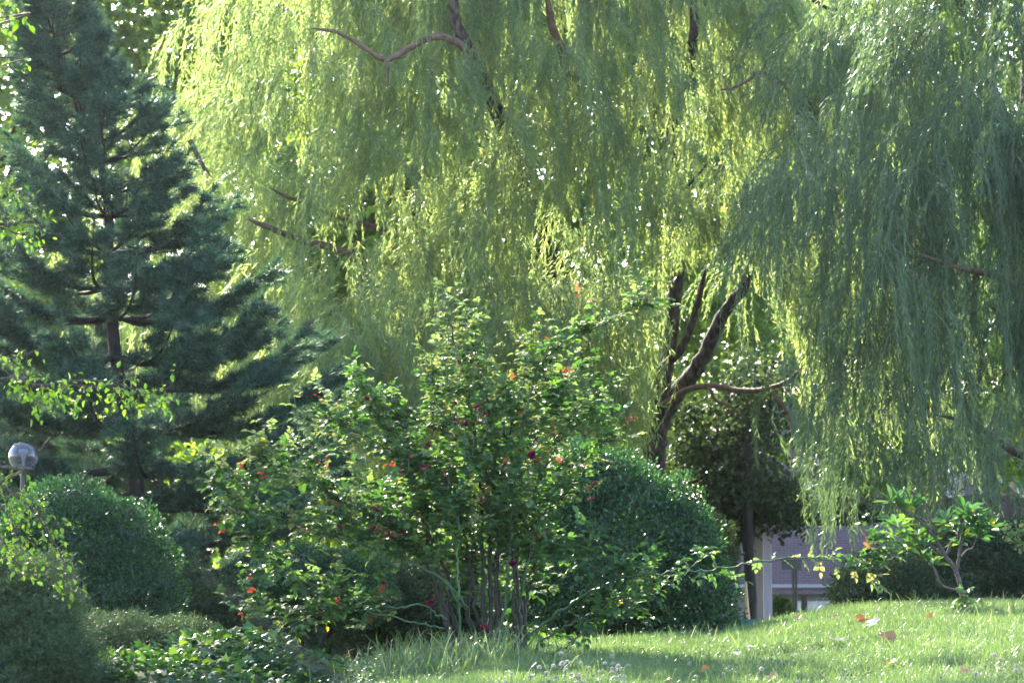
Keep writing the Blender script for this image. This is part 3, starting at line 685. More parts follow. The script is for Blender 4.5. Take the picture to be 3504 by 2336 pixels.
# leaves along the outer lengths of the long canes
for ci in (8, 9, 10, 11, 12, 2, 13, 14, 6, 7, 16, 17):
    P = cane_pts[ci]; seg = np.linspace(.32, 1, int(24 if ci != 9 else 26)) * (len(P) - 1.001)
    i = seg.astype(int); q = P[i] * (1 - (seg - i))[:, None] + P[i + 1] * (seg - i)[:, None]; tn = norm(P[i + 1] - P[i])
    alt = np.where(np.arange(len(q)) % 2 == 0, 1, -1)[:, None]
    dd = norm(tn * .5 + np.cross(tn, [0, 1, 0]) * alt * .8 + R.normal(size=q.shape) * .35 + [0, 0, .12])
    tgt = mbY if ci in (8, 2, 9) else mbG
    ms.tubes(compound(tgt, q, dd, R.uniform(.045, .085, len(q)), 2, .044, droop=.7), np.full(len(q), .0012))
ms.build('twig', M['greencane'], rose)
mbG.build('foliage', M['rose'], rose); mbY.build('young_foliage', M['rose_young'], rose)['label'] = 'pale new leaves at the shoot tips'
mbR.build('red_foliage', M['rose_red'], rose)['label'] = 'red and copper young leaves'

M['petal'] = leaf_mat('rose_petal', [(0, (.07, .004, .02)), (1, (.15, .010, .05))], (1.4, 1, 1), .2, .6, .2)
M['dryrose'] = leaf_mat('withered_petal', [(0, (.035, .010, .010)), (.6, (.10, .03, .022)), (1, (.20, .09, .05))], (1, 1, 1), .15, .8, .1)
T_PET = ([(-.18,0,0), (.18,0,0), (-.5,.5,.14), (.5,.5,.14), (-.36,.95,.02), (.36,.95,.02), (0,.5,-.02)], [(0,1,6), (0,6,2), (1,3,6), (2,6,4), (3,5,6), (4,6,5)])
def bloom(px, py, D, r, mat, name, npet=16):
    c = at(px, py, D); mb = MB(); n = npet
    a = np.arange(n) * 2.4; ring = np.arange(n) / n
    el = 1.35 - ring * 1.0
    dd = np.stack([np.cos(a) * np.cos(el), np.sin(a) * np.cos(el), np.sin(el)], 1)
    axis = norm(np.array([R.normal() * .5, -.7, .45]))
    F = frame(axis[None], np.array([[0, 0, 1.]]))[0]; F2 = np.stack([F[:, 0], F[:, 2], F[:, 1]], 1)
    ddw = dd @ F2.T
    if name == 'withered_bloom': ddw = norm(ddw * [1, 1, .3] + [0, 0, -.9] + R.normal(size=ddw.shape) * .4)
    s = r * (.75 + .5 * ring)
    mb.inst(T_PET, np.repeat(c[None], n, 0) + ddw * .004, frame(ddw, up=np.repeat(axis[None], n, 0)), np.stack([s * .95, s, s], 1), R.random(n))
    mb.tube([c - axis * .0, c - axis * .012 - [0, 0, .01], c - axis * .02 - [0, 0, .09]], [.006, .004, .002], 5, mi=1)
    return mb.build(name, [M[mat], M['greencane']], rose)
for px, py, r in [(1822, 1560, .030), (1752, 1930, .022), (1473, 2065, .024), (1655, 2150, .028), (1255, 1365, .015), (1635, 1395, .020), (1555, 1380, .013), (1660, 1420, .016)]:
    bloom(px, py, 18.35 if py < 1900 else 18.6, r, 'petal', 'bloom')
for px, py, r in [(1458, 1515, .03), (1378, 1605, .022), (1452, 1590, .03), (1400, 1560, .02), (1290, 1730, .028), (1282, 1795, .036), (1315, 1820, .026), (1205, 1705, .02), (1790, 1530, .03), (2018, 1660, .028), (2040, 1645, .022), (2020, 1700, .022), (1590, 1440, .03), (1560, 1430, .028), (1530, 1620, .025), (1310, 1985, .024), (1280, 1735, .02), (1170, 1795, .024), (1640, 1440, .024)]:
    bloom(px, py, 18.35, r, 'dryrose', 'withered_bloom', 11)

# ------------------------------------------------------------------ rhododendron
hb = at(3300, 2085, 21.6); hb[2] = ground(hb[0], hb[1])
rh = thing('rhododendron', 'young rhododendron with whorls of long glossy leaves on bare stems at the lawn crest', 'shrub', hb)
HD = 21.6
for pix, r0, r1 in [([(3305,2110), (3290,2020), (3270,1950), (3235,1900), (3205,1850), (3150,1780), (3110,1760)], .020, .010), ([(3205,1850), (3190,1800), (3170,1740), (3140,1690), (3110,1680)], .011, .006), ([(3150,1770), (3200,1830), (3175,1800)], .008, .006),
     ([(3235,1905), (3260,1850), (3280,1830), (3290,1770), (3295,1830)], .012, .006), ([(3275,1955), (3282,1900), (3290,1840), (3310,1790), (3330,1750)], .012, .008), ([(3288,1905), (3310,1880), (3330,1870), (3350,1800)], .007, .006),
     ([(3290,2020), (3240,2010), (3215,1990), (3200,1950), (3180,1920), (3150,1890), (3120,1860)], .010, .006), ([(3270,1950), (3230,1900), (3190,1870), (3150,1850), (3100,1820), (3060,1800)], .007, .005), ([(3235,1905), (3205,1880), (3240,1870), (3250,1850)], .006, .004),
     ([(3180,1735), (3150,1700), (3110,1690), (3080,1740)], .006, .005)]:
    limb(rh, pix, HD, r0, r1, 'stem', 'stem', 7, 5)
def whorl(px, py, n, L, up=(0, -.15, 1), mb=None):
    c = at(px, py, HD); ax = norm(np.array(up, float))
    a = np.arange(n) * 2.4 + R.random() * 6; X = norm(np.cross(ax, [.2, 1, .1])); Y = np.cross(ax, X)
    el = R.uniform(-.1, .95, n)
    d = (np.cos(a) * np.cos(el))[:, None] * X + (np.sin(a) * np.cos(el))[:, None] * Y + np.sin(el)[:, None] * ax
    s = L * R.uniform(.75, 1.1, n)
    mb.inst(T_LONG, np.repeat(c[None], n, 0) + d * .01, frame(d, up=ax + R.normal(size=(n, 3)) * .35), np.stack([s * .32, s, s], 1), R.random(n) ** .8)
mb = MB()
for px, py, n, L in [(3075,1740,9,.16), (3110,1745,10,.17), (3140,1830,7,.15), (3075,1800,8,.14), (3170,1860,9,.14), (3130,1868,9,.15), (3100,1870,8,.15), (3185,1925,5,.12), (3195,1930,6,.12),
                     (3050,1715,8,.15), (3115,1720,8,.15), (3060,1835,7,.14), (3150,1900,7,.14), (3240,1785,7,.14), (3300,1745,8,.15), (3390,1810,7,.14), (3290,1860,6,.13), (3265,1800,8,.14), (3280,1830,7,.13), (3325,1795,11,.17), (3345,1830,8,.15), (3320,1770,8,.15), (3360,1790,8,.14), (3345,1840,6,.14)]:
    whorl(px, py, n + 1, L, (R.normal() * .3, -.2, 1), mb)
mb.build('foliage', M['rhodo'], rh)

def sprig(name, label, px, py, D, stems, size, mat, T=T_IVY, cat='plant', n=7):
    b = at(px, py, D); b[2] = ground(b[0], b[1]); t = thing(name, label, cat, b)
    m1, m2 = MB(), MB()
    for (ex, ey) in stems:
        e = at(ex, ey, D); q = smooth_path([b, (b + e) / 2 + R.normal(size=3) * .03, e], 6); m1.tube(q, np.linspace(.005, .002, len(q)), 5)
        k = np.linspace(2, len(q) - 1, n).astype(int); p = q[k]
        dd = norm(R.normal(size=(n, 3)) * [1, .8, .35] + [0, -.2, .15]); s = size * R.uniform(.7, 1.2, n)
        m2.inst(T, p + dd * .02, frame(dd, up=np.array([0, -.5, 1.]) + R.normal(size=(n, 3)) * .3), np.stack([s, s, s], 1), R.uniform(.75, 1, n))
    m1.build('stem', M['stem'], t, smooth=True); m2.build('foliage', M[mat], t); return t
sprig('ivy_sprig', 'bright lime-green ivy sprig climbing the foot of the rhododendron', 3290, 2090, 21.2, [(3295,2010), (3260,2070), (3320,2060), (3275,2050), (3240,2085)], .065, 'ivy')
sprig('ivy_sprig', 'lone small lime-green seedling standing right of the rhododendron foot', 3375, 2095, 21.6, [(3370,2050), (3385,2075)], .055, 'ivy', n=5)
broadb = at(3560, 1900, 23); broadb[2] = ground(broadb[0], broadb[1])
sh = thing('flowering_shrub', 'pale yellow-green shrub reaching in at the right edge above the hedge', 'shrub', broadb)
for pix in ([(3600,2060), (3560,1950), (3500,1830), (3440,1800)], [(3580,1980), (3520,1900), (3470,1860)], [(3560,1900), (3510,1790), (3470,1785)]): limb(sh, pix, 23, .01, .003, 'stem', 'stem', 6, 4)
leafy([B(3450, 1812, 23, .14, .1, .07), B(3500, 1840, 23, .13, .1, .08), B(3510, 1790, 23, .12, .1, .05), B(3560, 1850, 23, .2, .2, .2)], 46, 9, .035, .04, 'rose_young', sh, T_LEAF)

# ------------------------------------------------------------------ branches reaching in at the left
cbase = np.array([-6.0, 16.5, 0.]); cbase[2] = ground(*cbase[:2])
crab = thing('crabapple_tree', 'crabapple tree just outside the left edge whose leafy branches reach into view', 'tree', cbase)
mb = MB(); mb.tube(smooth_path([cbase - [0, 0, .1], cbase + [.1, 0, 1.5], cbase + [.3, 0, 3], cbase + [.5, 0, 4.6]], 5), np.linspace(.12, .05, 16), 10, bump=.05); mb.build('trunk', M['darkbark'], crab, smooth=True)
def leafy_branch(paths, D, dens, lsize, n_side=1):
    br = None
    for pi_, (pix, r0) in enumerate(paths):
        pts = [at(a, b, D) for a, b in pix]
        if pi_ == 0: pts = [cbase + [.25, 0, max(.6, pts[0][2] - cbase[2] - .2)]] + pts
        P = smooth_path(pts, 7); m_ = MB(); m_.tube(P, np.linspace(r0 * (1.8 if pi_ == 0 else 1), .0018, len(P)), 6)
        if br is None: br = m_.build('branch', M['stem'], crab, smooth=True)
        else: m_.build('twig', M['stem'], br, smooth=True).parent = br
        if pi_ == 0: allP = [P[8:]]
        else: allP.append(P[2:])
    # twig objects were offset from crab, br sits at crab's origin so coordinates agree
    mb = MB(); 
    for P in allP:
        ln = np.linalg.norm(np.diff(P, axis=0), axis=1).sum(); n = int(dens * ln)
        k = R.uniform(0, len(P) - 1.001, n); i = k.astype(int); p = P[i] * (1 - (k - i))[:, None] + P[i + 1] * (k - i)[:, None]
        off = R.normal(size=(n, 3)) * [.045, .07, .04] - [0, 0, .02]
        mb.tubes(np.stack([p, p + off * .6 + [0, 0, .008], p + off], 1), np.full(n, .0013), mi=1)
        dd = norm(off * 6 + R.normal(size=(n, 3)) * .5 + [.2, 0, -.35]); s = lsize * R.uniform(.55, 1.15, n)
        mb.inst(T_LEAF, p + off, frame(dd, up=np.array([0, -.4, 1.]) + R.normal(size=(n, 3)) * .55), np.stack([s * .62, s, s], 1))
        # tiny star-like calyx clusters
        m2 = n // 2; c = p[:m2] + off[:m2] * .7; c = np.repeat(c, 5, 0); d5 = norm(R.normal(size=c.shape))
        mb.inst(T_WIL, c, frame(d5), np.stack([np.full(len(c), .006), np.full(len(c), .018), np.full(len(c), .01)], 1), np.full(len(c), .95))
    mb.build('foliage', [M['twigleaf'], M['stem']], br)
    return br
leafy_branch([([(-60,1300), (60,1305), (150,1318), (260,1302), (400,1310), (500,1360), (565,1385)], .007), ([(0,1260), (80,1310), (110,1325)], .004), ([(150,1315), (240,1318), (350,1322), (430,1345), (450,1380)], .004), ([(410,1305), (440,1290), (465,1280)], .002), ([(490,1350), (560,1335), (600,1300)], .0025), ([(0,1240), (60,1220), (130,1200)], .003), ([(200,1310), (250,1370), (250,1430)], .002), ([(60,1310), (120,1370), (180,1390)], .002)], 16.8, 90, .048)
leafy_branch([([(-60,770), (0,780), (60,800), (110,790), (150,770)], .006), ([(-20,640), (40,650), (80,690), (110,730)], .004), ([(-30,700), (40,740), (90,760)], .004), ([(-20,600), (30,610), (60,650)], .003)], 16.6, 130, .042)
leafy_branch([([(-60,1600), (0,1655), (60,1700), (110,1740), (150,1800), (200,1880), (225,1940), (232,2010)], .006), ([(0,1660), (60,1690), (110,1700)], .004), ([(0,1720), (50,1800), (110,1860), (170,1900)], .004), ([(30,1700), (40,1790), (80,1890), (100,1960)], .003), ([(100,1740), (150,1760), (200,1800), (220,1830)], .003), ([(-30,1800), (30,1880), (60,1930)], .003)], 16.2, 100, .045)
leafy_branch([([(-60,100), (0,60), (30,30), (50,10)], .004), ([(20,40), (50,60), (65,80)], .002)], 13.5, 70, .05)
leafy_branch([([(-60,200), (0,230), (25,250)], .004)], 16.5, 60, .04)

# near, strongly out-of-focus bare twig crossing low on the left
tb = at(1400, 2480, 2.4)
tw = thing('bare_twig', 'blurred bare brown twig slanting down through the foreground left of the rose', 'twig', tb)
mb = MB(); P = smooth_path([at(690, 1965, 2.45), at(820, 2060, 2.45), at(960, 2180, 2.42), at(1120, 2300, 2.4), at(1400, 2480, 2.4), at(1700, 2900, 2.4)], 6)
P = np.vstack([P, [P[-1][0] + .1, 2.4, ground(P[-1][0] + .1, 2.4)]]); mb.tube(P, np.linspace(.0011, .0028, len(P)), 8); mb.build('stem', M['darkbark'], tw, smooth=True)
mb = MB(); mb.tube(smooth_path([at(960, 2180, 2.42), at(1010, 2240, 2.42), at(1030, 2290, 2.44)], 4), .001, 6); mb.build('side_twig', M['darkbark'], tw, smooth=True)

# ------------------------------------------------------------------ lawn
n = 330000
x = R.uniform(-1.5, 5.2, n); y = 10.5 + 13.5 * R.random(n) ** .85
dc = np.interp(x, CX, CD); k = (y < dc + 1.2) & (np.abs(x) < .20 * y + .3) & (x > -1.25 + .3 * R.random(n)); x, y = x[k], y[k]
z = ground(x, y); P = np.stack([x, y, z - .004], 1); n = len(P)
tuf = .5 + .5 * np.sin(x * 5.1 + 2 * np.sin(y * 3.3)) * np.sin(y * 4.1 + 1.7 * np.sin(x * 2.3))
H = (.030 + .030 * tuf) * R.uniform(.6, 1.4, n)
d = norm(np.stack([R.normal(size=n) * .45, R.normal(size=n) * .45, np.ones(n)], 1))
mb = MB(); mb.inst(T_BLADE, P, frame(d), np.stack([R.uniform(.003, .0055, n), H, H], 1), np.clip(.55 * tuf + .5 * R.random(n) - .05, 0, 1))
# taller stray blades
n = 2600; x = R.uniform(-1.1, 5, n); y = R.uniform(14, 22.5, n); P = np.stack([x, y, ground(x, y)], 1); H = R.uniform(.07, .13, n)
mb.inst(T_ARCH, P, frame(norm(np.stack([R.normal(size=n) * .3, R.normal(size=n) * .3, np.ones(n)], 1))), np.stack([np.full(n, .004), H, H], 1))
tag(mb.build('grass', M['grass']), 'bright soft lawn grass on the rising bank', 'grass', kind='stuff')
# long unmown grass at the foot of the rose
n = 900; x = R.normal(size=n) * .36 - .42; y = R.uniform(16.6, 18.7, n); x = np.clip(x, -1.3, .45)
P = np.stack([x, y, ground(x, y)], 1); H = R.uniform(.06, .26, n) * np.interp(x, [-1.3, -.9, 0, .4], [.7, 1, 1, .6])
mb = MB(); mb.inst(T_ARCH, P, frame(norm(np.stack([R.normal(size=n) * .33 + .1, R.normal(size=n) * .25, np.ones(n)], 1))), np.stack([R.uniform(.005, .009, n), H, H * 1.3], 1), R.uniform(.2, 1, n))
tag(mb.build('tall_grass', M['grass']), 'long arching unmown grass around the foot of the rose bush', 'grass', kind='stuff')
# broad weeds / clover foliage at the left edge of the lawn
n = 5200; x = R.uniform(-1.35, 3.2, n); y = R.uniform(11.5, 18.6, n); x = np.where(R.random(n) < .35, R.uniform(-1.3, -.6, n), x)
k = (x < -.6) | (R.random(n) < .5); x, y = x[k], y[k]; n = len(x)
P = np.stack([x, y, ground(x, y) + R.uniform(.02, .06, n) + .10 * (x < -.75) * R.random(n)], 1); s = R.uniform(.012, .022, n)
mb = MB(); mb.inst(T_LEAF, P, frame(norm(R.normal(size=(n, 3)) * [1, 1, .3]), up=np.array([0, -.3, 1.]) + R.normal(size=(n, 3)) * .3), np.stack([s, s, s], 1), R.uniform(.3, .8, n))
tag(mb.build('clover_leaves', M['grass']), 'low clover and weeds spread through the near lawn', 'clover', kind='stuff')

# clover flowers
M['petalw'] = leaf_mat('clover_petal', [(0, (.30, .27, .26)), (1, (.48, .45, .44))], (1, 1, 1), .3, .6, .3)
def flower_mesh():
    n = 70; g = np.arange(n) + .5; ph = np.arccos(1 - 1.7 * g / n); th = g * 2.4
    d = np.stack([np.cos(th) * np.sin(ph), np.sin(th) * np.sin(ph), np.cos(ph)], 1)
    m1 = MB(); m1.inst(T_WIL, d * .004 + [0, 0, .075], frame(norm(d + [0, 0, .25])), np.stack([np.full(n, .0042), np.full(n, .0095), np.full(n, .01)], 1))
    m2 = MB(); m2.tube([(0, 0, -.01), (.002, 0, .04), (0, 0, .078)], .0012, 5); return m1, m2
src = None
cl = [(2100,2270), (2105,2285), (2118,2300), (2128,2293), (2090,2262), (2068,2270), (2048,2290), (1912,2240), (1868,2268), (1925,2265), (1950,2268), (1985,2270), (2010,2285), (1960,2298), (1985,2310), (1870,2300), (1845,2295), (1880,2320), (1912,2272), (1918,2290), (1972,2320), (1990,2325), (1757,2305), (1735,2325), (1812,2325), (2118,2322), (2140,2318), (2020,2300), (1940,2318), (2098,2298), (1902,2310), (1930,2300), (1890,2285), (2112,2275)]
far = [(2145,2278), (2430,2175), (2503,2271), (2381,2310), (2360,2269), (2475,2298), (2592,2302), (3340,2306), (3425,2255), (3478,2300), (3400,2256), (3410,2085), (2085,2258), (2725,2330), (3480,2270)]
for gi, lst in enumerate((cl, far)):
    for px, py in lst:
        # find the lawn point under this spot
        ys = np.linspace(11, 23, 500); pts = np.array([at(px, py, q) for q in ys]); h = pts[:, 2] - ground(pts[:, 0], pts[:, 1])
        i = np.argmax(h < .07); p = pts[i]; p[2] = ground(p[0], p[1])
        lab = 'small round white clover head in the dense patch at the bottom centre' if gi == 0 else 'small round white clover head dotted alone on the open lawn'
        grp = 'clover heads in the bottom centre patch' if gi == 0 else 'clover heads scattered over the open lawn'
        if src is None:
            src = thing('clover_flower', lab, 'flower', (0, 0, 0), grp); m1, m2 = flower_mesh()
            src_p = [m1.build('flower_head', M['petalw'], src), m2.build('stem', M['greencane'], src)]; o = src
        else:
            o = src.copy(); COL.objects.link(o)
            for c in src_p: c2 = c.copy(); COL.objects.link(c2); c2.parent = o
            o['label'] = lab; o['group'] = grp
        o.location = p; o.rotation_euler = (R.normal() * .12, R.normal() * .12, R.random() * 6); s = R.uniform(.8, 1.25); o.scale = (s, s, s * R.uniform(.75, 1.1))

# fallen leaves
M['fallen'] = leaf_mat('fallen_leaf', [(0, (.30, .10, .03)), (1, (.42, .19, .06))], (1, 1, .8), .3, .6, .2)
M['fallenbrown'] = leaf_mat('fallen_leaf_brown', [(0, (.22, .12, .07)), (1, (.34, .20, .12))], (1, 1, 1), .2, .8, .1)
M['fallenpale'] = leaf_mat('fallen_leaf_pale', [(0, (.36, .33, .31)), (1, (.46, .43, .41))], (1, 1, 1), .2, .8, .1)
_mp = [(0,0), (-.25,.05), (-.6,-.05), (-.45,.28), (-.75,.5), (-.3,.52), (-.3,.8), (0,1.1), (.3,.8), (.3,.52), (.75,.5), (.45,.28), (.6,-.05), (.25,.05)]
for px, py, s, mt, lab in [
    (3042,2180,.11,'fallenbrown','big curled brown leaf lying in the middle of the right lawn'), (2948,2118,.085,'fallen','orange-brown leaf touching a pale scrap on the upper lawn'),
    (2985,2130,.085,'fallenpale','whitish dry leaf beside the orange-brown leaf on the upper lawn'), (2860,2188,.10,'fallenpale','large whitish dry leaf lying flat left of the big brown leaf'),
    (3180,2106,.05,'fallen','small vivid orange leaf near the crest below the rhododendron'), (2860,2108,.055,'fallenbrown','brown leaf caught in a grass tuft at the crest'),
    (3052,2262,.05,'fallen','orange leaf standing upright in the lower right lawn'), (2642,2312,.06,'fallenbrown','dark rust leaf at the bottom edge of the lawn'),
    (2412,2285,.045,'fallen','small orange leaf low on the lawn beside the clover'), (2568,2212,.065,'fallenpale','pale pinkish dry leaf halfway up the left of the lawn'),
    (2520,2235,.055,'fallenpale','faint pale leaf half sunk in grass left of the pinkish one'), (2730,2112,.06,'fallenbrown','light brown leaf on the crest below the brick building'),
    (2285,2322,.035,'fallenbrown','tiny brown leaf at the bottom edge right of the clover patch'), (3300,2290,.05,'fallenbrown','brown leaf near the bottom right corner of the lawn')]:
    ys = np.linspace(11, 23, 500); pts = np.array([at(px, py, q) for q in ys]); h = pts[:, 2] - ground(pts[:, 0], pts[:, 1])
    p = pts[np.argmax(h < .045)].copy()
    V = [(x * s, (y - .4) * s * 1.0, .18 * s * (x * x * 2.2 + (y - .5) ** 2 * .8) + R.normal() * .04 * s) for x, y in _mp]
    V = [(0, 0, -.02 * s)] + V
    mb = MB(); mb.raw(V, [(0, i + 1, (i + 1) % 14 + 1)[::-1] for i in range(14)], R.random())
    o = mb.build('fallen_leaf', M[mt], loc=(0, 0, 0)); o.location = p; o.rotation_euler = (R.uniform(.12, .3) if mt == 'fallenpale' else R.uniform(.4, .9), R.normal() * .3, R.random() * 1.5 - .7)
    tag(o, lab, 'leaf', 'fallen leaves on the lawn')

# ------------------------------------------------------------------ globe lamp
lp = at(80, 1560, 24.6); gz = float(ground(lp[0], lp[1]))
lamp = thing('street_lamp', 'clear globe lamp on a dark post behind the left boxwood', 'lamp', (lp[0], lp[1], gz))
r = 51 / FPX * 24.6
def lathe(prof, nseg=32, close=False):
    V = [(q[0] * math.cos(a), q[0] * math.sin(a), q[1]) for q in prof for a in np.arange(nseg) * 2 * PI / nseg]
    F = [(i * nseg + j, i * nseg + (j + 1) % nseg, (i + 1) * nseg + (j + 1) % nseg, (i + 1) * nseg + j) for i in range(len(prof) - 1) for j in range(nseg)]
    return np.array(V), F
m, t, out = new_mat('smoked_glass'); g = t.nodes.new('ShaderNodeBsdfGlossy'); g.inputs['Roughness'].default_value = .12; g.inputs[0].default_value = (.8, .8, .85, 1)
tr = t.nodes.new('ShaderNodeBsdfTransparent'); tr.inputs[0].default_value = (.42, .42, .47, 1); fz = t.nodes.new('ShaderNodeLayerWeight'); fz.inputs[0].default_value = .2
df = t.nodes.new('ShaderNodeBsdfDiffuse'); df.inputs[0].default_value = (.35, .35, .42, 1); tl_ = t.nodes.new('ShaderNodeBsdfTranslucent'); tl_.inputs[0].default_value = (.35, .35, .42, 1)
ad = t.nodes.new('ShaderNodeMixShader'); t.links.new(df.outputs[0], ad.inputs[1]); t.links.new(tl_.outputs[0], ad.inputs[2])
m1 = t.nodes.new('ShaderNodeMixShader'); m1.inputs[0].default_value = .13; t.links.new(tr.outputs[0], m1.inputs[1]); t.links.new(ad.outputs[0], m1.inputs[2])
m2 = t.nodes.new('ShaderNodeMixShader'); t.links.new(fz.outputs['Facing'], m2.inputs[0]); t.links.new(m1.outputs[0], m2.inputs[1]); t.links.new(g.outputs[0], m2.inputs[2]); t.links.new(m2.outputs[0], out.inputs[0])
M['globe'] = m
def plain(name, col, rough=.5, metal=0, spec=.5):
    m, t, out = new_mat(name); p = t.nodes.new('ShaderNodeBsdfPrincipled'); n = t.nodes.new('ShaderNodeTexNoise'); n.inputs['Scale'].default_value = 6; n.inputs['Detail'].default_value = 5
    c = ramp(t, n.outputs[0], [(.3, tuple(k * .8 for k in col)), (.7, tuple(min(1, k * 1.15) for k in col))]); t.links.new(c, p.inputs['Base Color'])
    p.inputs['Roughness'].default_value = rough; p.inputs['Metallic'].default_value = metal; p.inputs['Specular IOR Level'].default_value = spec; t.links.new(p.outputs[0], out.inputs[0]); return m
M['blackmetal'] = plain('black_paint', (.02, .02, .022), .45)
M['white'] = plain('lamp_white', (.75, .72, .74), .5)
c0 = np.array([lp[0], lp[1], lp[2]])
prof = [(r * math.sin(a), r * math.cos(a)) for a in np.linspace(.001, PI - .72, 22)]
V, F = lathe(prof); mb = MB(); mb.raw(V + c0, F); mb.build('globe', M['globe'], lamp, smooth=True)
zb = prof[-1][1]
V, F = lathe([(0.02, zb - .07), (.03, zb - .07), (.035, zb - .02), (prof[-1][0] + .01, zb - .02), (prof[-1][0] + .01, zb + .008), (0, zb + .008)]); mb = MB(); mb.raw(V + c0, F); mb.build('collar', M['blackmetal'], lamp)
V, F = lathe([(.012, zb + .01), (.014, -.03), (.03, .015), (.046, .04), (.036, .06), (0.001, .065)]); mb = MB(); mb.raw(V + c0, F); mb.build('bulb', M['white'], lamp, smooth=True)
V, F = lathe([(.09, gz - c0[2] - .05), (.09, gz - c0[2] + .25), (.026, gz - c0[2] + .35), (.022, zb - .06)]); mb = MB(); mb.raw(V + c0, F); mb.build('post', M['blackmetal'], lamp)

# ------------------------------------------------------------------ pergola, dark tree trunk, sign, bench
M['beige'] = plain('beige_paint', (.22, .17, .155), .7); M['lilac'] = plain('pale_paint', (.34, .30, .36), .7)
M['darkwood'] = noisy_mat('dark_timber', [(.3, (.03, .022, .022)), (.7, (.075, .055, .055))], 9, .8, (1, 1, .2), .3)
PD = 38.0; k = PD / FPX
pg0 = at(2640, 2100, PD); pgz = float(ground(pg0[0], pg0[1]))
pg = thing('pergola', 'timber pergola with pale posts and a dark top beam behind the willow', 'pergola', (pg0[0], PD, pgz))
bz0, bz1 = at(0, 1785, PD)[2], at(0, 1715, PD)[2]
def post(px0, px1, mat, dy, top):
    mb = MB(); a = at(px0, 1900, PD + dy); b = at(px1, 1900, PD + dy); mb.box((a[0], PD + dy, ground(a[0], PD) - .1), (b[0], PD + dy + (b[0] - a[0]), top)); o = mb.build('post', M[mat], pg)
    bm = o.modifiers.new('b', 'BEVEL'); bm.width = .008; bm.segments = 2
post(2577, 2612, 'beige', 0, bz0); post(2613, 2641, 'lilac', .25, bz0)
post(3520, 3560, 'lilac', 0, bz0); post(3540, 3575, 'beige', 3.0, bz0)
mb = MB(); mb.box((at(2290, 0, PD)[0], PD - .06, bz0 + .002), (at(3640, 0, PD)[0], PD + .10, bz1)); mb.build('beam', M['darkwood'], pg)
mb = MB(); mb.box((at(2290, 0, PD)[0], PD + 3.0, bz0 + .002), (at(3640, 0, PD)[0], PD + 3.14, bz1)); mb.build('beam', M['darkwood'], pg)
for i in range(11):
    xx = at(2320 + i * 124, 0, PD)[0]; mb = MB(); mb.box((xx, PD - .02, bz1 + .002), (xx + .06, PD + 3.3, bz1 + .10)); mb.build('rafter', M['darkwood'], pg)
leafy([(*at(2600, 1730, PD), .9, .5, .16), (*at(2850, 1740, PD), .8, .6, .14), (*at(2500, 1790, PD), .35, .4, .10)], 90, 26, .1, .08, 'darkleaf', thing('climbing_vine', 'dark vine trailing over the pergola beam above the pale posts', 'vine', (pg0[0], PD - .1, bz1)), T_IVY)
dt = at(2565, 2100, 36.6); dtz = float(ground(dt[0], dt[1]))
dk = thing('slender_tree', 'black slim tree trunk standing just left of the pale pergola posts', 'tree', (dt[0], dt[1], dtz))
mb = MB(); P = smooth_path([(dt[0] + .03, 36.6, dtz - .1), at(2572, 2100, 36.6), at(2562, 1900, 36.6), at(2560, 1760, 36.6), at(2555, 1600, 36.6), at(2590, 1300, 36.6)], 5)
mb.tube(P, np.linspace(.078, .05, len(P)), 10, bump=.03); mb.build('trunk', M['darkbark'], dk, smooth=True)
leafy([B(2570, 1640, 36.6, .5, .5, .3), B(2600, 1480, 36.6, .5, .5, .4), B(2590, 1300, 36.6, .5, .5, .4)], 70, 30, .14, .08, 'darkleaf', dk, T_LEAF)
mb = MB(); mb.tube([at(2566, 2170, 36.2), at(2557, 2080, 36.2), at(2552, 1990, 36.2)], [.03, .024, .014], 6)  # sunlit edge of the trunk, painted tan on a separate thin strip
tag(mb.build('sunlit_sliver', plain('sunlit_bark_tan', (.62, .40, .24), .7), loc=at(2566, 2170, 36.2)), 'thin leaning orange-tan strip added as sunlight on the edge of the black trunk', 'sunlit_sliver')

sg = at(2706, 2000, 56); sgz = float(ground(sg[0], sg[1]))
sign = thing('sign_post', 'small dark blank sign on a twin-pole post in front of the brick wall', 'sign', (sg[0], 56, sgz))
mb = MB(); a, b = at(2672, 1948, 56), at(2740, 1912, 56); mb.box((a[0], 55.94, a[2]), (b[0], 55.98, b[2])); o = mb.build('sign_panel', M['blackmetal'], sign)
for px in (2699, 2709):
    mb = MB(); q = at(px, 0, 56)[0]; mb.tube([(q, 56, sgz - .1), (q, 56, a[2] + .1)], .025, 8); mb.build('pole', M['darkwood'], sign)
bn = at(2520, 2120, 35.2); bnz = float(ground(bn[0], bn[1])); M['teal'] = plain('teal_paint', (.02, .14, .15), .4)
bench = thing('park_bench', 'teal slatted park bench whose back shows over the lawn below the posts', 'bench', (bn[0], 35.2, bnz))
x0, x1 = at(2335, 0, 35.2)[0], at(2705, 0, 35.2)[0]; zt = at(0, 2117, 35.2)[2]
for nm, z0, z1, y0, y1 in (('backrest', zt - .08, zt, 35.2, 35.23), ('backrest', zt - .2, zt - .11, 35.2, 35.23), ('seat', zt - .45, zt - .41, 35.24, 35.68)):
    mb = MB(); mb.box((x0, y0, z0), (x1, y1, z1)); mb.build(nm, M['teal'], bench)
for xx in (x0 + .08, x1 - .14):
    for yy in (35.23, 35.62):
        mb = MB(); mb.box((xx, yy + .002, min(bnz, zt - .5) - .1), (xx + .05, yy + .05, (zt - .02) if yy < 35.4 else zt - .45)); mb.build('leg', M['blackmetal'], bench)

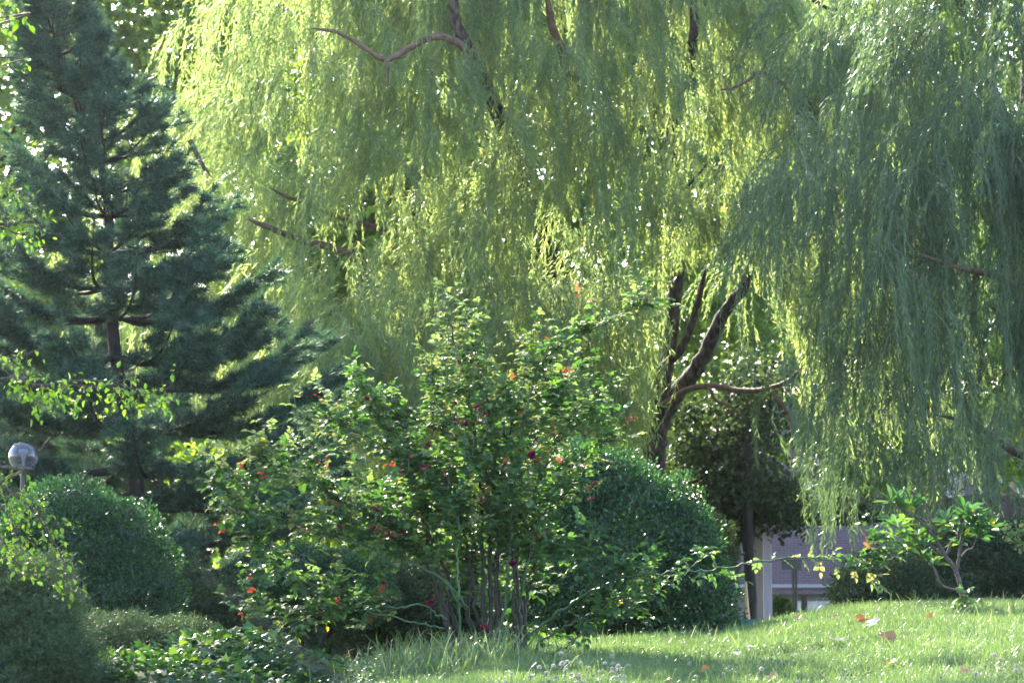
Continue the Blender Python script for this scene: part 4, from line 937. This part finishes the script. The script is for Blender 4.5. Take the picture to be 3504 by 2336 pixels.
# ------------------------------------------------------------------ brick building
m, t, out = new_mat('purple_brick'); tc = t.nodes.new('ShaderNodeTexCoord'); mp = t.nodes.new('ShaderNodeMapping'); mp.inputs['Rotation'].default_value = (math.radians(90), 0, 0)
bk = t.nodes.new('ShaderNodeTexBrick'); bk.inputs['Scale'].default_value = 1.0; bk.inputs['Brick Width'].default_value = .22; bk.inputs['Row Height'].default_value = .075; bk.inputs['Mortar Size'].default_value = .008
bk.inputs['Color1'].default_value = (.070, .042, .064, 1); bk.inputs['Color2'].default_value = (.10, .060, .088, 1); bk.inputs['Mortar'].default_value = (.14, .115, .15, 1)
t.links.new(tc.outputs['Object'], mp.inputs[0]); t.links.new(mp.outputs[0], bk.inputs[0]); p = t.nodes.new('ShaderNodeBsdfPrincipled'); p.inputs['Roughness'].default_value = .85
t.links.new(bk.outputs[0], p.inputs['Base Color']); t.links.new(p.outputs[0], out.inputs[0]); M['brick'] = m
M['stone'] = plain('pale_stone', (.26, .24, .28), .7); M['concrete'] = plain('grey_render', (.14, .135, .17), .8); M['panel'] = plain('white_panel', (.46, .44, .50), .6)
m, t, out = new_mat('window_glass'); p = t.nodes.new('ShaderNodeBsdfPrincipled'); p.inputs['Base Color'].default_value = (.02, .025, .03, 1); p.inputs['Roughness'].default_value = .05; t.links.new(p.outputs[0], out.inputs[0]); M['glass'] = m
BD = 88.0
bb = at(2900, 2100, BD); bldz = float(ground(bb[0], BD)) - .1
bld = thing('brick_building', 'purplish brick building with a white ledge beyond the lawn', 'building', (bb[0], BD, bldz))
X0, X1 = at(2480, 0, BD)[0], at(4300, 0, BD)[0]
z_sof, z_led, z_top = at(0, 2031, BD)[2], at(0, 2003, BD)[2], at(0, 1380, BD)[2]
Xa = at(2668, 0, BD)[0]
wins = [(at(px, 0, BD)[0], at(px + 62, 0, BD)[0]) for px in (2760, 3000, 3220, 3430, 3640, 3850)]
wz0, wz1 = at(0, 1700, BD)[2], at(0, 1560, BD)[2]
mb = MB(); mb.box((X0, BD, z_sof), (X1, BD + 9, wz0)); mb.box((X0, BD, wz1), (X1, BD + 9, z_top))
xs = [X0] + [c for w_ in wins for c in w_] + [X1]
for i in range(0, len(xs), 2): mb.box((xs[i], BD + .003, wz0), (xs[i + 1], BD + 8.99, wz1))
mb.build('wall', M['brick'], bld)
mb = MB(); mb.box((X0 - .1, BD - .10, z_led - .05), (X1, BD - .002, z_led + .05)); mb.build('ledge', M['stone'], bld)
mb = MB(); mb.box((X0 - .3, BD - .3, z_top), (X1, BD + 9.3, z_top + .3)); mb.build('roof', M['darkwood'], bld)
mb = MB(); mb.box((X0, BD + .6, bldz), (X1, BD + 8.9, z_sof - .003)); mb.build('ground_floor_wall', M['concrete'], bld)
for a, b in wins:
    mb = MB(); mb.box((a, BD + .18, wz0), (b, BD + .2, wz1)); wq = mb.build('window', M['glass'], bld)
    mb = MB()
    for q in ((a, wz0, a + .06, wz1), (b - .06, wz0, b, wz1), ((a + b) / 2 - .05, wz0, (a + b) / 2 + .05, wz1), (a + .06, wz1 - .06, b - .06, wz1), (a + .06, wz0, b - .06, wz0 + .06)): mb.box((q[0], BD + .12, q[1]), (q[2], BD + .178, q[3]))
    mb.build('frame', M['panel'], bld).parent = wq; 
for pa, pb_, mt, pt in ((2712, 2730, 'panel', 2055), (2752, 2850, 'panel', 2056), (2886, 2925, 'panel', 2035), (2735, 2749, 'darkwood', 2040), (2862, 2884, 'concrete', 2034), (3000, 3100, 'panel', 2050)):
    mb = MB(); mb.box((at(pa, 0, BD)[0], BD + .50, bldz), (at(pb_, 0, BD)[0], BD + .597, at(0, pt, BD)[2])); mb.build('wall_panel' if mt == 'panel' else 'column', M[mt], bld)

# ------------------------------------------------------------------ haze: one closed box of even air
m, t, out = new_mat('haze_air'); pv = t.nodes.new('ShaderNodeVolumePrincipled')
pv.inputs['Color'].default_value = (.86, .90, 1, 1); pv.inputs['Density'].default_value = HAZE; pv.inputs['Anisotropy'].default_value = .85
t.links.new(pv.outputs[0], out.inputs['Volume'])
mb = MB(); mb.box((-900, -300, -4), (900, 1300, 22)); tag(mb.build('haze', m), kind='stuff')
